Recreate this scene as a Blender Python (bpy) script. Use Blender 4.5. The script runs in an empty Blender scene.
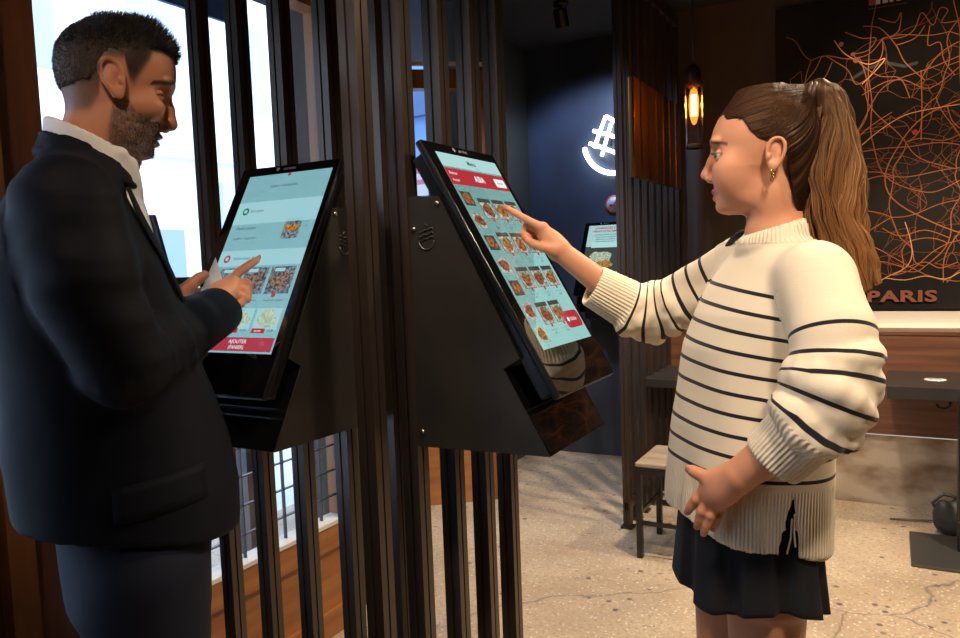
import bpy, math, random
import numpy as np
from mathutils import Vector, Matrix
random.seed(7); rng=np.random.default_rng(7)
S=bpy.context.scene; COL=S.collection
# ------------------------------------------------------------------ camera frame
FPX=748.0; PITCH=math.atan(57/748.0); ROLL=math.atan(.0375); AZ=math.radians(29); HC=1.43
fh=np.array([-math.sin(AZ),math.cos(AZ),0]); rt=np.array([math.cos(AZ),math.sin(AZ),0]); up=np.array([0,0,1.])
fwd=math.cos(PITCH)*fh-math.sin(PITCH)*up; u0=math.sin(PITCH)*fh+math.cos(PITCH)*up
CR=math.cos(ROLL)*rt-math.sin(ROLL)*u0; CU=math.cos(ROLL)*u0+math.sin(ROLL)*rt; CC=np.array([0,0,HC])
def at(px,py,z): return CC+(fwd+CR*(px-480)/FPX-CU*(py-319)/FPX)*z
cam=bpy.data.cameras.new('camera'); co=bpy.data.objects.new('camera',cam); COL.objects.link(co)
cam.sensor_width=36; cam.lens=FPX/960*36; cam.clip_start=.05
M=Matrix.Identity(4)
for i in range(3): M[i][0]=CR[i]; M[i][1]=CU[i]; M[i][2]=-fwd[i]; M[i][3]=CC[i]
co.matrix_world=M; S.camera=co
S.view_settings.view_transform='Standard'; S.view_settings.look='None'; S.view_settings.gamma=1
S.view_settings.use_curve_mapping=False; S.view_settings.exposure=0.0
# ------------------------------------------------------------------ materials
def srgb(r,g,b):
    f=lambda c:(c/255/12.92) if c/255<=.04045 else ((c/255+.055)/1.055)**2.4
    return (f(r),f(g),f(b),1)
MATS={}
def mat(name,base=(.5,.5,.5,1),rough=.5,metal=0,spec=.5,noise=None,bump=None,attr=None,emit=None,coat=0,sub=0,sheen=0,trans=0,alpha=1,coord='Object'):
    """noise=(scale xyz, amount dark, color2, detail) ; bump=(scale xyz,strength,dist)"""
    if name in MATS: return MATS[name]
    m=bpy.data.materials.new(name); m.use_nodes=True; nt=m.node_tree; N=nt.nodes; L=nt.links
    b=N['Principled BSDF']; b.inputs['Base Color'].default_value=base; b.inputs['Roughness'].default_value=rough
    b.inputs['Metallic'].default_value=metal; b.inputs['Specular IOR Level'].default_value=spec
    b.inputs['Coat Weight'].default_value=coat; b.inputs['Coat Roughness'].default_value=.05
    b.inputs['Transmission Weight'].default_value=trans; b.inputs['Alpha'].default_value=alpha
    if sub: b.inputs['Subsurface Weight'].default_value=sub; b.inputs['Subsurface Radius'].default_value=(1,.35,.2); b.inputs['Subsurface Scale'].default_value=.012
    if sheen: b.inputs['Sheen Weight'].default_value=sheen; b.inputs['Sheen Roughness'].default_value=.5
    tc=N.new('ShaderNodeTexCoord')
    def mp(scale):
        q=N.new('ShaderNodeMapping'); q.inputs['Scale'].default_value=scale; L.new(tc.outputs[coord],q.inputs['Vector']); return q.outputs['Vector']
    src=None
    if attr:
        a=N.new('ShaderNodeAttribute'); a.attribute_name=attr; src=a.outputs['Color']; L.new(src,b.inputs['Base Color'])
    if noise:
        sc,lo,hi,c2=noise
        n=N.new('ShaderNodeTexNoise'); n.inputs['Scale'].default_value=1; n.inputs['Detail'].default_value=5; L.new(mp(sc),n.inputs['Vector'])
        r=N.new('ShaderNodeMapRange'); r.inputs['From Min'].default_value=lo; r.inputs['From Max'].default_value=hi; L.new(n.outputs['Fac'],r.inputs['Value'])
        x=N.new('ShaderNodeMix'); x.data_type='RGBA'; L.new(r.outputs['Result'],x.inputs['Factor'])
        if src: L.new(src,x.inputs['A'])
        else: x.inputs['A'].default_value=base
        x.inputs['B'].default_value=c2; L.new(x.outputs['Result'],b.inputs['Base Color'])
    if bump:
        sc,st,di=bump
        n=N.new('ShaderNodeTexNoise'); n.inputs['Scale'].default_value=1; n.inputs['Detail'].default_value=4; L.new(mp(sc),n.inputs['Vector'])
        q=N.new('ShaderNodeBump'); q.inputs['Strength'].default_value=st; q.inputs['Distance'].default_value=di
        L.new(n.outputs['Fac'],q.inputs['Height']); L.new(q.outputs['Normal'],b.inputs['Normal'])
    if emit:
        b.inputs['Emission Color'].default_value=emit[0]; b.inputs['Emission Strength'].default_value=emit[1]
    MATS[name]=m; return m
steel=mat('blackened_steel',(.055,.036,.026,1),.30,.5,noise=((5,5,.7),.38,.66,(.045,.036,.032,1)),bump=((40,40,6),.15,.002))
steel_dk=mat('dark_steel_plate',(.040,.034,.029,1),.45,.5,noise=((7,7,7),.4,.7,(.024,.021,.019,1)),bump=((60,60,60),.06,.001))
black_plastic=mat('black_plastic',(.006,.006,.007,1),.3,0,.5)
black_glass=mat('black_glass',(.003,.003,.0035,1),.04,0,.8,coat=.5)
matte_black=mat('matte_black',(.008,.008,.009,1),.6)
wood_or=mat('orange_wood',(.30,.115,.032,1),.42,0,.5,noise=((14,14,1.6),.35,.7,(.16,.052,.014,1)),bump=((60,60,4),.12,.002))
wood_orh=mat('orange_wood_board',(.33,.125,.036,1),.42,0,.5,noise=((3,1.6,24),.35,.7,(.20,.068,.018,1)),bump=((6,3,60),.12,.002))
wood_dk=mat('dark_walnut',(.17,.062,.026,1),.45,0,.5,noise=((14,14,1.2),.35,.7,(.085,.03,.012,1)))
wood_bench=mat('bench_wood',(.165,.068,.034,1),.42,0,.5,noise=((1.4,6,30),.35,.68,(.080,.030,.015,1)),bump=((2,6,60),.08,.002))
wood_seat=mat('seat_wood',(.34,.26,.18,1),.4,0,.5,noise=((3,20,20),.35,.68,(.20,.15,.11,1)))
copper=mat('bronze_plate',(.30,.135,.05,1),.35,.8,noise=((6,6,1),.4,.7,(.12,.05,.02,1)))
wall_dark=mat('charcoal_plaster',(.036,.030,.026,1),.7,0,.3,noise=((2.2,2.2,.5),.40,.66,(.085,.062,.045,1)),bump=((8,8,8),.1,.01))
wall_blue=mat('blue_black_wall',(.034,.041,.058,1),.45,0,.5,noise=((1.8,1.8,1.2),.4,.7,(.055,.07,.11,1)),bump=((7,7,7),.12,.008))
wall_green=mat('olive_black_wall',(.035,.035,.026,1),.7)
ceil_m=mat('ceiling_paint',(.028,.026,.028,1),.85,0,.2)
wall_bk=mat('grey_brown_wall',(.16,.12,.09,1),.7)
metal_panel=mat('brushed_zinc',(.48,.40,.31,1),.40,.35,noise=((3.0,3,5.5),.40,.60,(.20,.13,.08,1)),bump=((12,12,12),.15,.004))
white_paint=mat('cream_ledge',(.62,.58,.52,1),.5)
glass=bpy.data.materials.new('window_glass'); glass.use_nodes=True
nt=glass.node_tree; nt.nodes.clear(); o=nt.nodes.new('ShaderNodeOutputMaterial'); mx=nt.nodes.new('ShaderNodeMixShader'); tr=nt.nodes.new('ShaderNodeBsdfTransparent'); gl=nt.nodes.new('ShaderNodeBsdfGlossy'); fr=nt.nodes.new('ShaderNodeFresnel')
tr.inputs[0].default_value=(.93,.96,1,1); gl.inputs['Roughness'].default_value=.02; fr.inputs['IOR'].default_value=1.4
mx.inputs[0].default_value=.05; nt.links.new(tr.outputs[0],mx.inputs[1]); nt.links.new(gl.outputs[0],mx.inputs[2]); nt.links.new(mx.outputs[0],o.inputs[0]); MATS['window_glass']=glass
def emis(name,c,s,gloss=False):
    return mat(name,(.01,.01,.01,1),.12 if gloss else .5,emit=(c,s),spec=.5 if gloss else .2)
# terrazzo floor
def floor_material():
    m=bpy.data.materials.new('terrazzo_floor'); m.use_nodes=True; N=m.node_tree.nodes; L=m.node_tree.links; b=N['Principled BSDF']
    tc=N.new('ShaderNodeTexCoord')
    def vor(sc,feat='F1'):
        v=N.new('ShaderNodeTexVoronoi'); v.inputs['Scale'].default_value=sc; v.feature=feat; L.new(tc.outputs['Object'],v.inputs['Vector']); return v
    def noise(sc,det=6):
        v=N.new('ShaderNodeTexNoise'); v.inputs['Scale'].default_value=sc; v.inputs['Detail'].default_value=det; L.new(tc.outputs['Object'],v.inputs['Vector']); return v
    def rng_(s,a,c,lo=0,hi=1):
        r=N.new('ShaderNodeMapRange'); r.inputs['From Min'].default_value=a; r.inputs['From Max'].default_value=c; r.inputs['To Min'].default_value=lo; r.inputs['To Max'].default_value=hi; L.new(s,r.inputs['Value']); return r.outputs['Result']
    def mix(f,a,c):
        x=N.new('ShaderNodeMix'); x.data_type='RGBA'; L.new(f,x.inputs['Factor'])
        for k,s in (('A',a),('B',c)):
            if isinstance(s,tuple): x.inputs[k].default_value=s
            else: L.new(s,x.inputs[k])
        return x.outputs['Result']
    c=mix(rng_(noise(2.2).outputs['Fac'],.35,.68),(.47,.365,.245,1),(.34,.25,.165,1))
    c=mix(rng_(noise(60,3).outputs['Fac'],.5,.66,0,.7),c,(.25,.19,.135,1))
    v=vor(55); ramp=N.new('ShaderNodeValToRGB'); ramp.color_ramp.interpolation='CONSTANT'
    e=ramp.color_ramp.elements; e[0].color=(.72,.64,.52,1); e[0].position=0; e[1].position=.25; e[1].color=(.40,.27,.15,1)
    for p,q in ((.45,(.55,.48,.38,1)),(.65,(.16,.13,.11,1)),(.75,(.62,.50,.34,1)),(.9,(.28,.25,.24,1))):
        k=e.new(p); k.color=q
    s=N.new('ShaderNodeSeparateColor'); L.new(v.outputs['Color'],s.inputs[0]); L.new(s.outputs[0],ramp.inputs[0])
    f=rng_(v.outputs['Distance'],.32,.24,0,.62); c=mix(f,c,ramp.outputs['Color'])
    v2=vor(17); s2=N.new('ShaderNodeSeparateColor'); L.new(v2.outputs['Color'],s2.inputs[0])
    mm=N.new('ShaderNodeMath'); mm.operation='MULTIPLY'; L.new(rng_(v2.outputs['Distance'],.26,.16),mm.inputs[0]); L.new(rng_(s2.outputs[1],.80,.82),mm.inputs[1])
    c=mix(mm.outputs[0],c,(.12,.10,.095,1))
    # cracks
    n1=noise(.9,8); va=N.new('ShaderNodeVectorMath'); va.operation='MULTIPLY_ADD'; L.new(n1.outputs['Color'],va.inputs[0]); va.inputs[1].default_value=(.9,.9,.9); L.new(tc.outputs['Object'],va.inputs[2])
    vc=N.new('ShaderNodeTexVoronoi'); vc.feature='DISTANCE_TO_EDGE'; vc.inputs['Scale'].default_value=.8; L.new(va.outputs[0],vc.inputs['Vector'])
    c=mix(rng_(vc.outputs['Distance'],.006,.001,0,.7),c,(.12,.10,.09,1))
    L.new(c,b.inputs['Base Color']); b.inputs['Roughness'].default_value=.42
    L.new(rng_(noise(9).outputs['Fac'],.3,.7,.25,.55),b.inputs['Roughness'])
    return m
floor_m=floor_material()
# ------------------------------------------------------------------ mesh builder
class MB:
    def __init__(s): s.v=[]; s.f=[]; s.mi=[]; s.sm=[]; s.mats=[]
    def m(s,mt):
        if mt not in s.mats: s.mats.append(mt)
        return s.mats.index(mt)
    def add(s,vs,fs,mt,smooth=False):
        o=len(s.v); s.v+= [tuple(map(float,q)) for q in vs]; k=s.m(mt)
        for f in fs: s.f.append(tuple(o+i for i in f)); s.mi.append(k); s.sm.append(smooth)
        return s
    def box(s,a,b,mt,bev=0,smooth=False):
        x0,y0,z0=[min(a[i],b[i]) for i in range(3)]; x1,y1,z1=[max(a[i],b[i]) for i in range(3)]
        if not bev:
            return s.add([(x0,y0,z0),(x1,y0,z0),(x1,y1,z0),(x0,y1,z0),(x0,y0,z1),(x1,y0,z1),(x1,y1,z1),(x0,y1,z1)],
              [(0,3,2,1),(4,5,6,7),(0,1,5,4),(1,2,6,5),(2,3,7,6),(3,0,4,7)],mt,smooth)
        import bmesh
        bm=bmesh.new(); bmesh.ops.create_cube(bm,size=1)
        for v in bm.verts: v.co=Vector(((x0+x1)/2+v.co.x*(x1-x0),(y0+y1)/2+v.co.y*(y1-y0),(z0+z1)/2+v.co.z*(z1-z0)))
        bmesh.ops.bevel(bm,geom=bm.edges[:],offset=bev,segments=2,affect='EDGES',profile=.6)
        bm.verts.index_update(); s.add([v.co[:] for v in bm.verts],[[v.index for v in f.verts] for f in bm.faces],mt,smooth); bm.free(); return s
    def prism(s,poly,ax,lo,hi,mt):
        """poly in the two other axes (cyclic order), extruded along ax from lo to hi"""
        n=len(poly); vs=[]
        for h in (lo,hi):
            for (a,b) in poly:
                vs.append({0:(h,a,b),1:(a,h,b),2:(a,b,h)}[ax])
        fs=[tuple(range(n))[::-1],tuple(range(n,2*n))]+[(i,(i+1)%n,n+(i+1)%n,n+i) for i in range(n)]
        return s.add(vs,fs,mt)
    def tube(s,pts,r,mt,seg=10,cap=True,flat=None):
        P=[np.array(p,float) for p in pts]; n=len(P); R=r if hasattr(r,'__len__') else [r]*n
        vs=[]; ref=np.array([0,0,1.])
        t0=P[1]-P[0]; t0/=np.linalg.norm(t0)
        if abs(t0[2])>.9: ref=np.array([1.,0,0])
        a=np.cross(t0,ref); a/=np.linalg.norm(a)
        for i in range(n):
            t=P[min(i+1,n-1)]-P[max(i-1,0)]; t=t/(np.linalg.norm(t)+1e-12); a=a-t*(a@t); a/=np.linalg.norm(a); b=np.cross(t,a)
            for k in range(seg):
                w=2*math.pi*k/seg; vs.append(P[i]+R[i]*(a*math.cos(w)+b*math.sin(w)))
        fs=[(i*seg+k,i*seg+(k+1)%seg,(i+1)*seg+(k+1)%seg,(i+1)*seg+k) for i in range(n-1) for k in range(seg)]
        if cap: fs+=[tuple(range(seg))[::-1],tuple(range((n-1)*seg,n*seg))]
        return s.add(vs,fs,mt,True)
    def lathe(s,prof,c,mt,seg=28,axis=2):
        vs=[];n=len(prof)
        for (r,h) in prof:
            for k in range(seg):
                w=2*math.pi*k/seg; x,y=r*math.cos(w),r*math.sin(w)
                p={2:(x,y,h),0:(h,x,y),1:(x,h,y)}[axis]; vs.append((c[0]+p[0],c[1]+p[1],c[2]+p[2]))
        fs=[(i*seg+k,i*seg+(k+1)%seg,(i+1)*seg+(k+1)%seg,(i+1)*seg+k) for i in range(n-1) for k in range(seg)]
        fs+=[tuple(range(seg))[::-1],tuple(range((n-1)*seg,n*seg))]
        return s.add(vs,fs,mt,True)
    def xf(s,fn): s.v=[tuple(fn(v)) for v in s.v]; return s
    def build(s,name,parent=None):
        me=bpy.data.meshes.new(name); me.from_pydata(s.v,[],s.f)
        for m_ in s.mats: me.materials.append(m_)
        me.polygons.foreach_set('material_index',s.mi); me.polygons.foreach_set('use_smooth',s.sm); me.update()
        o=bpy.data.objects.new(name,me); COL.objects.link(o)
        if parent: o.parent=parent
        return o
def tag(o,label=None,cat=None,group=None,kind=None):
    for k,v in (('label',label),('category',cat),('group',group),('kind',kind)):
        if v: o[k]=v
    return o
def thing(name,label,cat,loc=(0,0,0),rz=0,group=None):
    o=bpy.data.objects.new(name,None); COL.objects.link(o); o.location=loc; o.rotation_euler=(0,0,rz); o.empty_display_size=.1
    return tag(o,label,cat,group)
def struct(name,mb): return tag(mb.build(name),kind='structure')
def text_geo(body,size,bold=0,align='CENTER',extrude=0,spacing=1):
    cu=bpy.data.curves.new('t','FONT'); cu.body=body; cu.size=size; cu.align_x=align; cu.align_y='CENTER'; cu.offset=bold; cu.extrude=extrude; cu.space_character=spacing; cu.resolution_u=3
    ob=bpy.data.objects.new('t',cu); COL.objects.link(ob); dg=bpy.context.evaluated_depsgraph_get(); dg.update()
    me=bpy.data.meshes.new_from_object(ob.evaluated_get(dg)); vs=[v.co[:] for v in me.vertices]; fs=[tuple(p.vertices) for p in me.polygons]
    bpy.data.objects.remove(ob); bpy.data.meshes.remove(me); return vs,fs
# ------------------------------------------------------------------ room shell
CEIL=2.96; YP=4.895; YK=5.09; XW=-1.93; XR=3.0; YB=-2.2
fl=MB().box((-3.2,YB,-.1),(XR,5.4,0),floor_m); struct('floor',fl)
struct('ceiling',MB().box((-3.2,YB-.1,CEIL),(XR+.1,5.4,CEIL+.1),ceil_m))
struct('wall_back',MB().box((-1.23,YP,0),(XR,YP+.12,CEIL),wall_dark))            # wall that carries the map
struct('wall_alcove',MB().box((-2.50,YK,0),(-1.23,YK+.12,CEIL),wall_blue))       # blue-black wall with the neon sign
struct('wall_right',MB().box((XR,YB,0),(XR+.1,YP+.12,CEIL),wall_bk))
struct('wall_front',MB().box((XW-.2,YB-.1,0),(XR+.1,YB,CEIL),wall_bk))
struct('wall_left',MB().box((XW-.2,YB,0),(XW,-1.3,CEIL),wall_dark).box((XW-.2,-1.3,0),(XW,.80,.45),wall_dark).box((XW-.2,-1.3,2.4),(XW,.80,CEIL),wall_dark).box((XW-.2,.80,0),(XW,.985,CEIL),wall_dark).box((XW-.2,.985,2.62),(XW,2.36,CEIL),wall_dark).box((XW-.22,2.36,0),(XW-.02,2.52,CEIL),wall_dark))
struct('wall_side',MB().box((-2.42,3.96,0),(-2.36,YK+.02,CEIL),wall_green).box((-2.36,3.90,0),(-2.10,4.02,CEIL),wall_dark))
struct('trim_1',MB().box((-1.33,YP-.0,0),(-1.23,YK+.02,CEIL),wall_dark))
# big timber window on the left
fr=MB()
X0,X1=XW-.05,XW+.03
fr.box((X0-.05,.985,0),(XW+.05,1.05,2.62),wood_or).box((X0-.02,1.05,0),(XW-.01,1.19,2.62),wood_dk)       # left jamb
fr.box((X0,2.265,0),(X1,2.36,2.62),wood_or)                                                            # right stile
fr.box((X0,1.19,2.40),(X1,2.265,2.62),wood_or)                                                           # head
fr.box((X0,1.19,.34),(X1,2.265,.435),wood_orh)                                                         # sill rail
fr.box((X0,1.19,0),(X1,2.265,.10),wood_orh)                                                            # bottom rail
fr.box((X0+.01,1.19,.10),(X1-.018,2.265,.34),wood_orh)
w=struct('window_1',fr)
MB().box((X1-.012,2.235,.435),(X1-.002,2.265,2.40),wood_dk).box((X0+.004,1.19,.435),(X1+.006,2.265,.45),white_paint).build('window_bead',w)
MB().box((XW-.014,1.19,.435),(XW-.008,2.265,2.40),glass).build('pane',w)
gm=MB(); lead=mat('lead_strip',(.06,.06,.07,1),.4,.6)
for i in range(1,11): gm.box((XW-.018,1.19+i*.098,.435),(XW-.004,1.194+i*.098,1.35),lead)
for j in range(0,9): gm.box((XW-.018,1.19,.53+j*.1),(XW-.004,2.265,.534+j*.1),lead)
gm.build('lead_grid',w)
w3=struct('window_3',MB().box((X0,-1.3,.45),(X1,-1.22,2.4),wood_or).box((X0,.72,.45),(X1,.80,2.4),wood_or).box((X0,-1.22,.45),(X1,.72,.53),wood_or).box((X0,-1.22,2.32),(X1,.72,2.4),wood_or).box((X0,-.28,.53),(X1,-.22,2.32),wood_or))
MB().box((XW-.014,-1.22,.53),(XW-.008,.72,2.32),glass).build('pane',w3)
# angled glazed entrance
def ent(u,v,z):   # u along the glazing, v into the street
    A=np.array([-2.60,3.527]); B=np.array([-2.10,3.93]); d=(B-A)/np.linalg.norm(B-A); n=np.array([-d[1],d[0]])
    p=A+d*u+n*v; return (p[0],p[1],z)
e=MB(); LE=.64
e.box((0,-.04,2.43),(LE,.04,2.535),wood_or).box((LE-.09,-.04,0),(LE,.04,2.46),wood_or).box((0,-.04,0),(.04,.04,2.46),wood_or).box((.1,-.04,0),(LE-.09,.04,.47),wood_orh).box((.0,-.04,2.56),(LE,-.01,2.58),white_paint)
e.xf(lambda v: ent(*v)); w2=struct('window_2',e)
MB().box((.1,-.006,.47),(LE-.09,0,2.46),glass).box((0,-.006,2.58),(LE,0,CEIL),glass).xf(lambda v: ent(*v)).build('pane',w2)
struct('wall_entrance',MB().prism([(-2.13,2.50),(-2.05,2.50),(-2.53,3.56),(-2.60,3.52)],2,0,CEIL,wall_dark))
# ------------------------------------------------------------------ exterior
fac=mat('limestone_facade',(.78,.79,.80,1),.8); fwin=mat('facade_glass',(.42,.50,.60,1),.2); fframe=mat('facade_frame',(.85,.86,.88,1),.6)
asph=mat('street_paving',(.66,.70,.76,1),.8)
tag(MB().box((-30,-12,-.25),(-2.15,16,-.12),asph).build('street'),kind='structure')
bld=thing('building','pale stone town building with tall windows across the street','building',(-11,1.5,-.12))
MB().box((-.6,-12,0),(0,26,13),fac).box((0,-12,3.55),(.18,26,3.85),fac).box((0,-12,7.0),(.15,26,7.2),fac).build('wall',bld)
for j,(z0,z1) in enumerate(((4.5,6.4),(7.9,9.8))):
    for i in range(16):
        y=-10.6+i*2.15
        f=MB().box((0,y,z0),(.10,y+1.15,z1),fframe).build('window',bld)
        MB().box((.10,y+.12,z0+.12),(.12,y+.54,z1-.12),fwin).box((.10,y+.61,z0+.12),(.12,y+1.03,z1-.12),fwin).build('pane',f)
for i in range(9):
    y=-11+i*3.9
    f=MB().box((0,y,.1),(.12,y+3.1,3.2),mat('shop_frame',(.55,.60,.68,1),.5)).build('shop_window',bld)
    MB().box((.12,y+.15,.5),(.14,y+2.95,2.3),mat('shop_glass',(.22,.30,.40,1),.3)).build('pane',f)
    MB().box((.14,y+.9,2.5),(.2,y+2.3,2.95),mat('shop_sign_pink',(.80,.50,.55,1),.6)).build('sign_board',f)
    MB().box((.14,y+.9,.9),(.16,y+2.2,1.5),mat('poster_blue',(.5,.6,.85,1),.6)).build('poster',f)
blue=mat('facade_blue_shade_tint',(.10,.20,.40,1),.6)  # shade on the facade is put into its blue base colour
tag(MB().box((-7.5,8.6,-.12),(-3.4,9.2,9),blue).box((-7.5,8.5,3.4),(-3.4,8.6,3.9),mat('cornice_navy',(.05,.10,.22,1),.6)).build('building'),'building with blue shade painted in, seen through the entrance glazing','building')
sg=thing('shop_sign','pink and white striped notice outside the entrance glazing','sign',tuple(at(414,196,4.9)))
MB().box((-.16,0,0),(.16,.02,.2),mat('notice_white',(.9,.88,.9,1),.6)).build('board',sg)
MB().box((-.16,-.004,.07),(.16,0,.10),mat('notice_pink',(.85,.25,.35,1),.6)).box((-.16,-.004,.14),(.16,0,.20),MATS['notice_pink']).build('stripe',sg)
MB().box((-.02,.02,-1.96),(.02,.05,.1),steel).build('post',sg)
aw=thing('awning','navy awning with hanging valance above the big window','awning',(-2.15,1.7,2.625))
navy=mat('navy_canvas',(.05,.11,.24,1),.7); sky_canvas=mat('pale_blue_canvas',(.33,.43,.62,1),.7)
MB().add([(0,-1.8,.62),(0,1.04,.62),(-.66,1.04,.10),(-.66,-1.8,.10),(0,-1.8,.65),(0,1.04,.65),(-.66,1.04,.13),(-.66,-1.8,.13)],[(0,1,2,3),(7,6,5,4),(0,4,5,1),(1,5,6,2),(2,6,7,3),(3,7,4,0)],sky_canvas).build('canopy',aw)
MB().box((-.68,-1.8,.0),(-.66,1.04,.11),navy).box((-.685,-1.8,.115),(-.655,1.04,.13),matte_black).build('valance',aw)
tag(MB().box((-3.55,3.82,-.12),(-3.45,4.25,2.72),mat('maroon_paint',(.13,.05,.07,1),.5)).build('pillar'),'maroon painted shopfront pillar outside the window','pillar')
tag(MB().box((-2.63,2.38,-.12),(-2.55,2.46,.85),mat('planter_grey',(.05,.055,.07,1),.6)).build('bollard'),'dark grey bollard on the pavement outside the window','bollard')
tag(MB().box((-2.82,3.11,-.12),(-2.75,3.4,.95),mat('terracotta_panel',(.45,.20,.07,1),.6)).build('street_box'),'orange brown box on the pavement outside the window','box')
# ------------------------------------------------------------------ slat screens (floor to ceiling steel posts)
def post(x,y,parent,h=CEIL-.03,s=.04,ox=0,oy=0):
    b=MB(); x-=ox; y-=oy
    g=.0035; q_=s*.42; w_=.005
    b.prism([(x,y),(x+q_,y),(x+q_,y+g),(x+q_+w_,y+g),(x+q_+w_,y),(x+s,y),(x+s,y+q_),(x+s-g,y+q_),(x+s-g,y+q_+w_),(x+s,y+q_+w_),(x+s,y+s),(x,y+s)],2,.012,h,steel).box((x-.012,y-.012,0),(x+s+.012,y+s+.012,.012),steel)
    return b.build('post',parent)
def screen(label,posts,rail,group=None):
    t=thing('slat_screen',label,'screen',(posts[0][0],posts[0][1],0))
    for (x,y) in posts: post(x,y,t,ox=posts[0][0],oy=posts[0][1])
    (a,b)=rail; o=posts[0]
    MB().box((a[0]-o[0],a[1]-o[1],a[2]),(b[0]-o[0],b[1]-o[1],b[2]),steel,bev=.004).build('top_rail',t)
    return t
rightrow=[(-.89,y) for y in (1.11,1.25,1.395,1.535,1.665)]
leftrow=[(x,1.385) for x in (-1.605,-1.465,-1.325,-1.185,-1.045)]
screen('row of dark steel posts that carries the striped-jumper woman\'s kiosk',rightrow,((-.90,1.09,CEIL-.03),(-.84,1.72,CEIL)))
screen('row of dark steel posts between the suited man\'s kiosk and window',leftrow,((-1.62,1.375,CEIL-.03),(-.995,1.435,CEIL)))
backposts=[(-1.243,3.72+i*.142) for i in range(9)]
ps=screen('dark slatted partition hung with bronze plates near the neon sign',backposts,((-1.258,3.70,2.86),(-1.195,YP-.01,2.92)))
MB().box((.01,.0,.10),(.03,1.17,.14),steel).build('bottom_rail',ps)
for i in range(1,8):
    MB().box((.045,i*.142+.012-.055,1.84),(.075,i*.142+.012+.055,2.35),copper,bev=.004).build('bronze_plate',ps)
for i in range(9):
    MB().box((.005,i*.142+.004,2.83),(.035,i*.142+.036,2.86),copper).build('bracket',ps)
# ------------------------------------------------------------------ kiosks
TH=math.radians(29.5); SI,CO=math.sin(TH),math.cos(TH)
DW,DH=.2551,.4537; OUT0,Z0=.048,1.654
# template frame: u = viewer's left->right, out = away from posts, z up ; local axes (x=u, y=-out)
def dsp(u,v,h=0):   # display plane point; h above the glass
    o=OUT0+v*SI+h*CO; z=Z0-v*CO+h*SI
    return (u,-o,z)
class UI:
    def __init__(s): s.b=MB(); s.lay=0
    def rect(s,u0,v0,u1,v1,m_,h=.0004,r=0):
        if r:
            pts=[]
            for cx,cy,a0 in ((u1-r,v0+r,-90),(u1-r,v1-r,0),(u0+r,v1-r,90),(u0+r,v0+r,180)):
                for k in range(5):
                    a=math.radians(a0+k*22.5); pts.append((cx+r*math.cos(a),cy+r*math.sin(a)))
            s.b.add([dsp(p[0]*1,p[1]*1,h) for p in pts],[tuple(range(len(pts)))[::-1]],m_)
        else: s.b.add([dsp(u0,v0,h),dsp(u0,v1,h),dsp(u1,v1,h),dsp(u1,v0,h)],[(0,1,2,3)],m_)
    def disc(s,u,v,r,m_,h=.0004,n=16): s.b.add([dsp(u+r*math.cos(6.283*k/n),v+r*math.sin(6.283*k/n),h) for k in range(n)],[tuple(range(n))[::-1]],m_)
    def blob(s,u,v,ru,rv,m_,h,seed=0,n=18):
        q=random.Random(seed); ph=[q.uniform(0,6.28) for _ in range(3)]
        pts=[]
        for k in range(n):
            a=6.283*k/n; r=1+.10*math.sin(2*a+ph[0])+.09*math.sin(3*a+ph[1])+.06*math.sin(5*a+ph[2])
            pts.append(dsp(u+ru*r*math.cos(a),v+rv*r*math.sin(a),h))
        s.b.add(pts,[tuple(range(n))[::-1]],m_)
    def text(s,t,u,v,size,m_,h=.0008,align='CENTER',bold=0):
        vs,fs=text_geo(t,size,bold,align); s.b.add([dsp(u+a,v-b,h) for a,b,_ in vs],fs,m_)
def scr(name,rgb,k=1.0): return emis(name,srgb(*rgb),k,True)
cy=scr('screen_cyan',(158,214,210),.9); cyl=scr('screen_pale',(180,226,224),.9); red=scr('screen_red',(196,44,60),.8); ink=scr('screen_ink',(40,70,80),.8); wht=scr('screen_white',(225,245,245),1.0)
soft=scr('screen_softink',(110,160,168),.8); tray_i=scr('screen_tile_dark',(70,78,72),.7)
def foodmat(name,c1,c2):
    m=mat(name,(.01,.01,.01,1),.2,noise=((1,1,1),0,1,(.01,.01,.01,1)))
    N=m.node_tree.nodes; L=m.node_tree.links; b=N['Principled BSDF']
    n=N.new('ShaderNodeTexNoise'); n.inputs['Scale'].default_value=160; n.inputs['Detail'].default_value=4; tc=N.new('ShaderNodeTexCoord'); L.new(tc.outputs['Object'],n.inputs['Vector'])
    r=N.new('ShaderNodeValToRGB'); r.color_ramp.elements[0].position=.38; r.color_ramp.elements[0].color=c1; r.color_ramp.elements[1].position=.66; r.color_ramp.elements[1].color=c2
    L.new(n.outputs['Fac'],r.inputs[0]); L.new(r.outputs[0],b.inputs['Emission Color']); b.inputs['Emission Strength'].default_value=.85; return m
food=foodmat('food_brown',srgb(92,44,24),srgb(205,130,70)); food2=foodmat('food_dark',srgb(60,34,26),srgb(190,100,60)); green=foodmat('food_green',srgb(50,90,50),srgb(140,180,110)); bowl=foodmat('food_bowl',srgb(120,120,110),srgb(215,220,210))
pale=foodmat('food_pale',srgb(150,185,170),srgb(215,225,190)); slate=foodmat('food_slate',srgb(50,70,90),srgb(150,165,170)); glare_f=foodmat('food_glare_grey',srgb(52,50,56),srgb(165,135,120)); burg=foodmat('burger',srgb(120,60,20),srgb(230,170,80)); lettuce=foodmat('lettuce',srgb(110,150,90),srgb(235,235,220))  # grey food has the glare on the screen mixed into its colours
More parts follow.
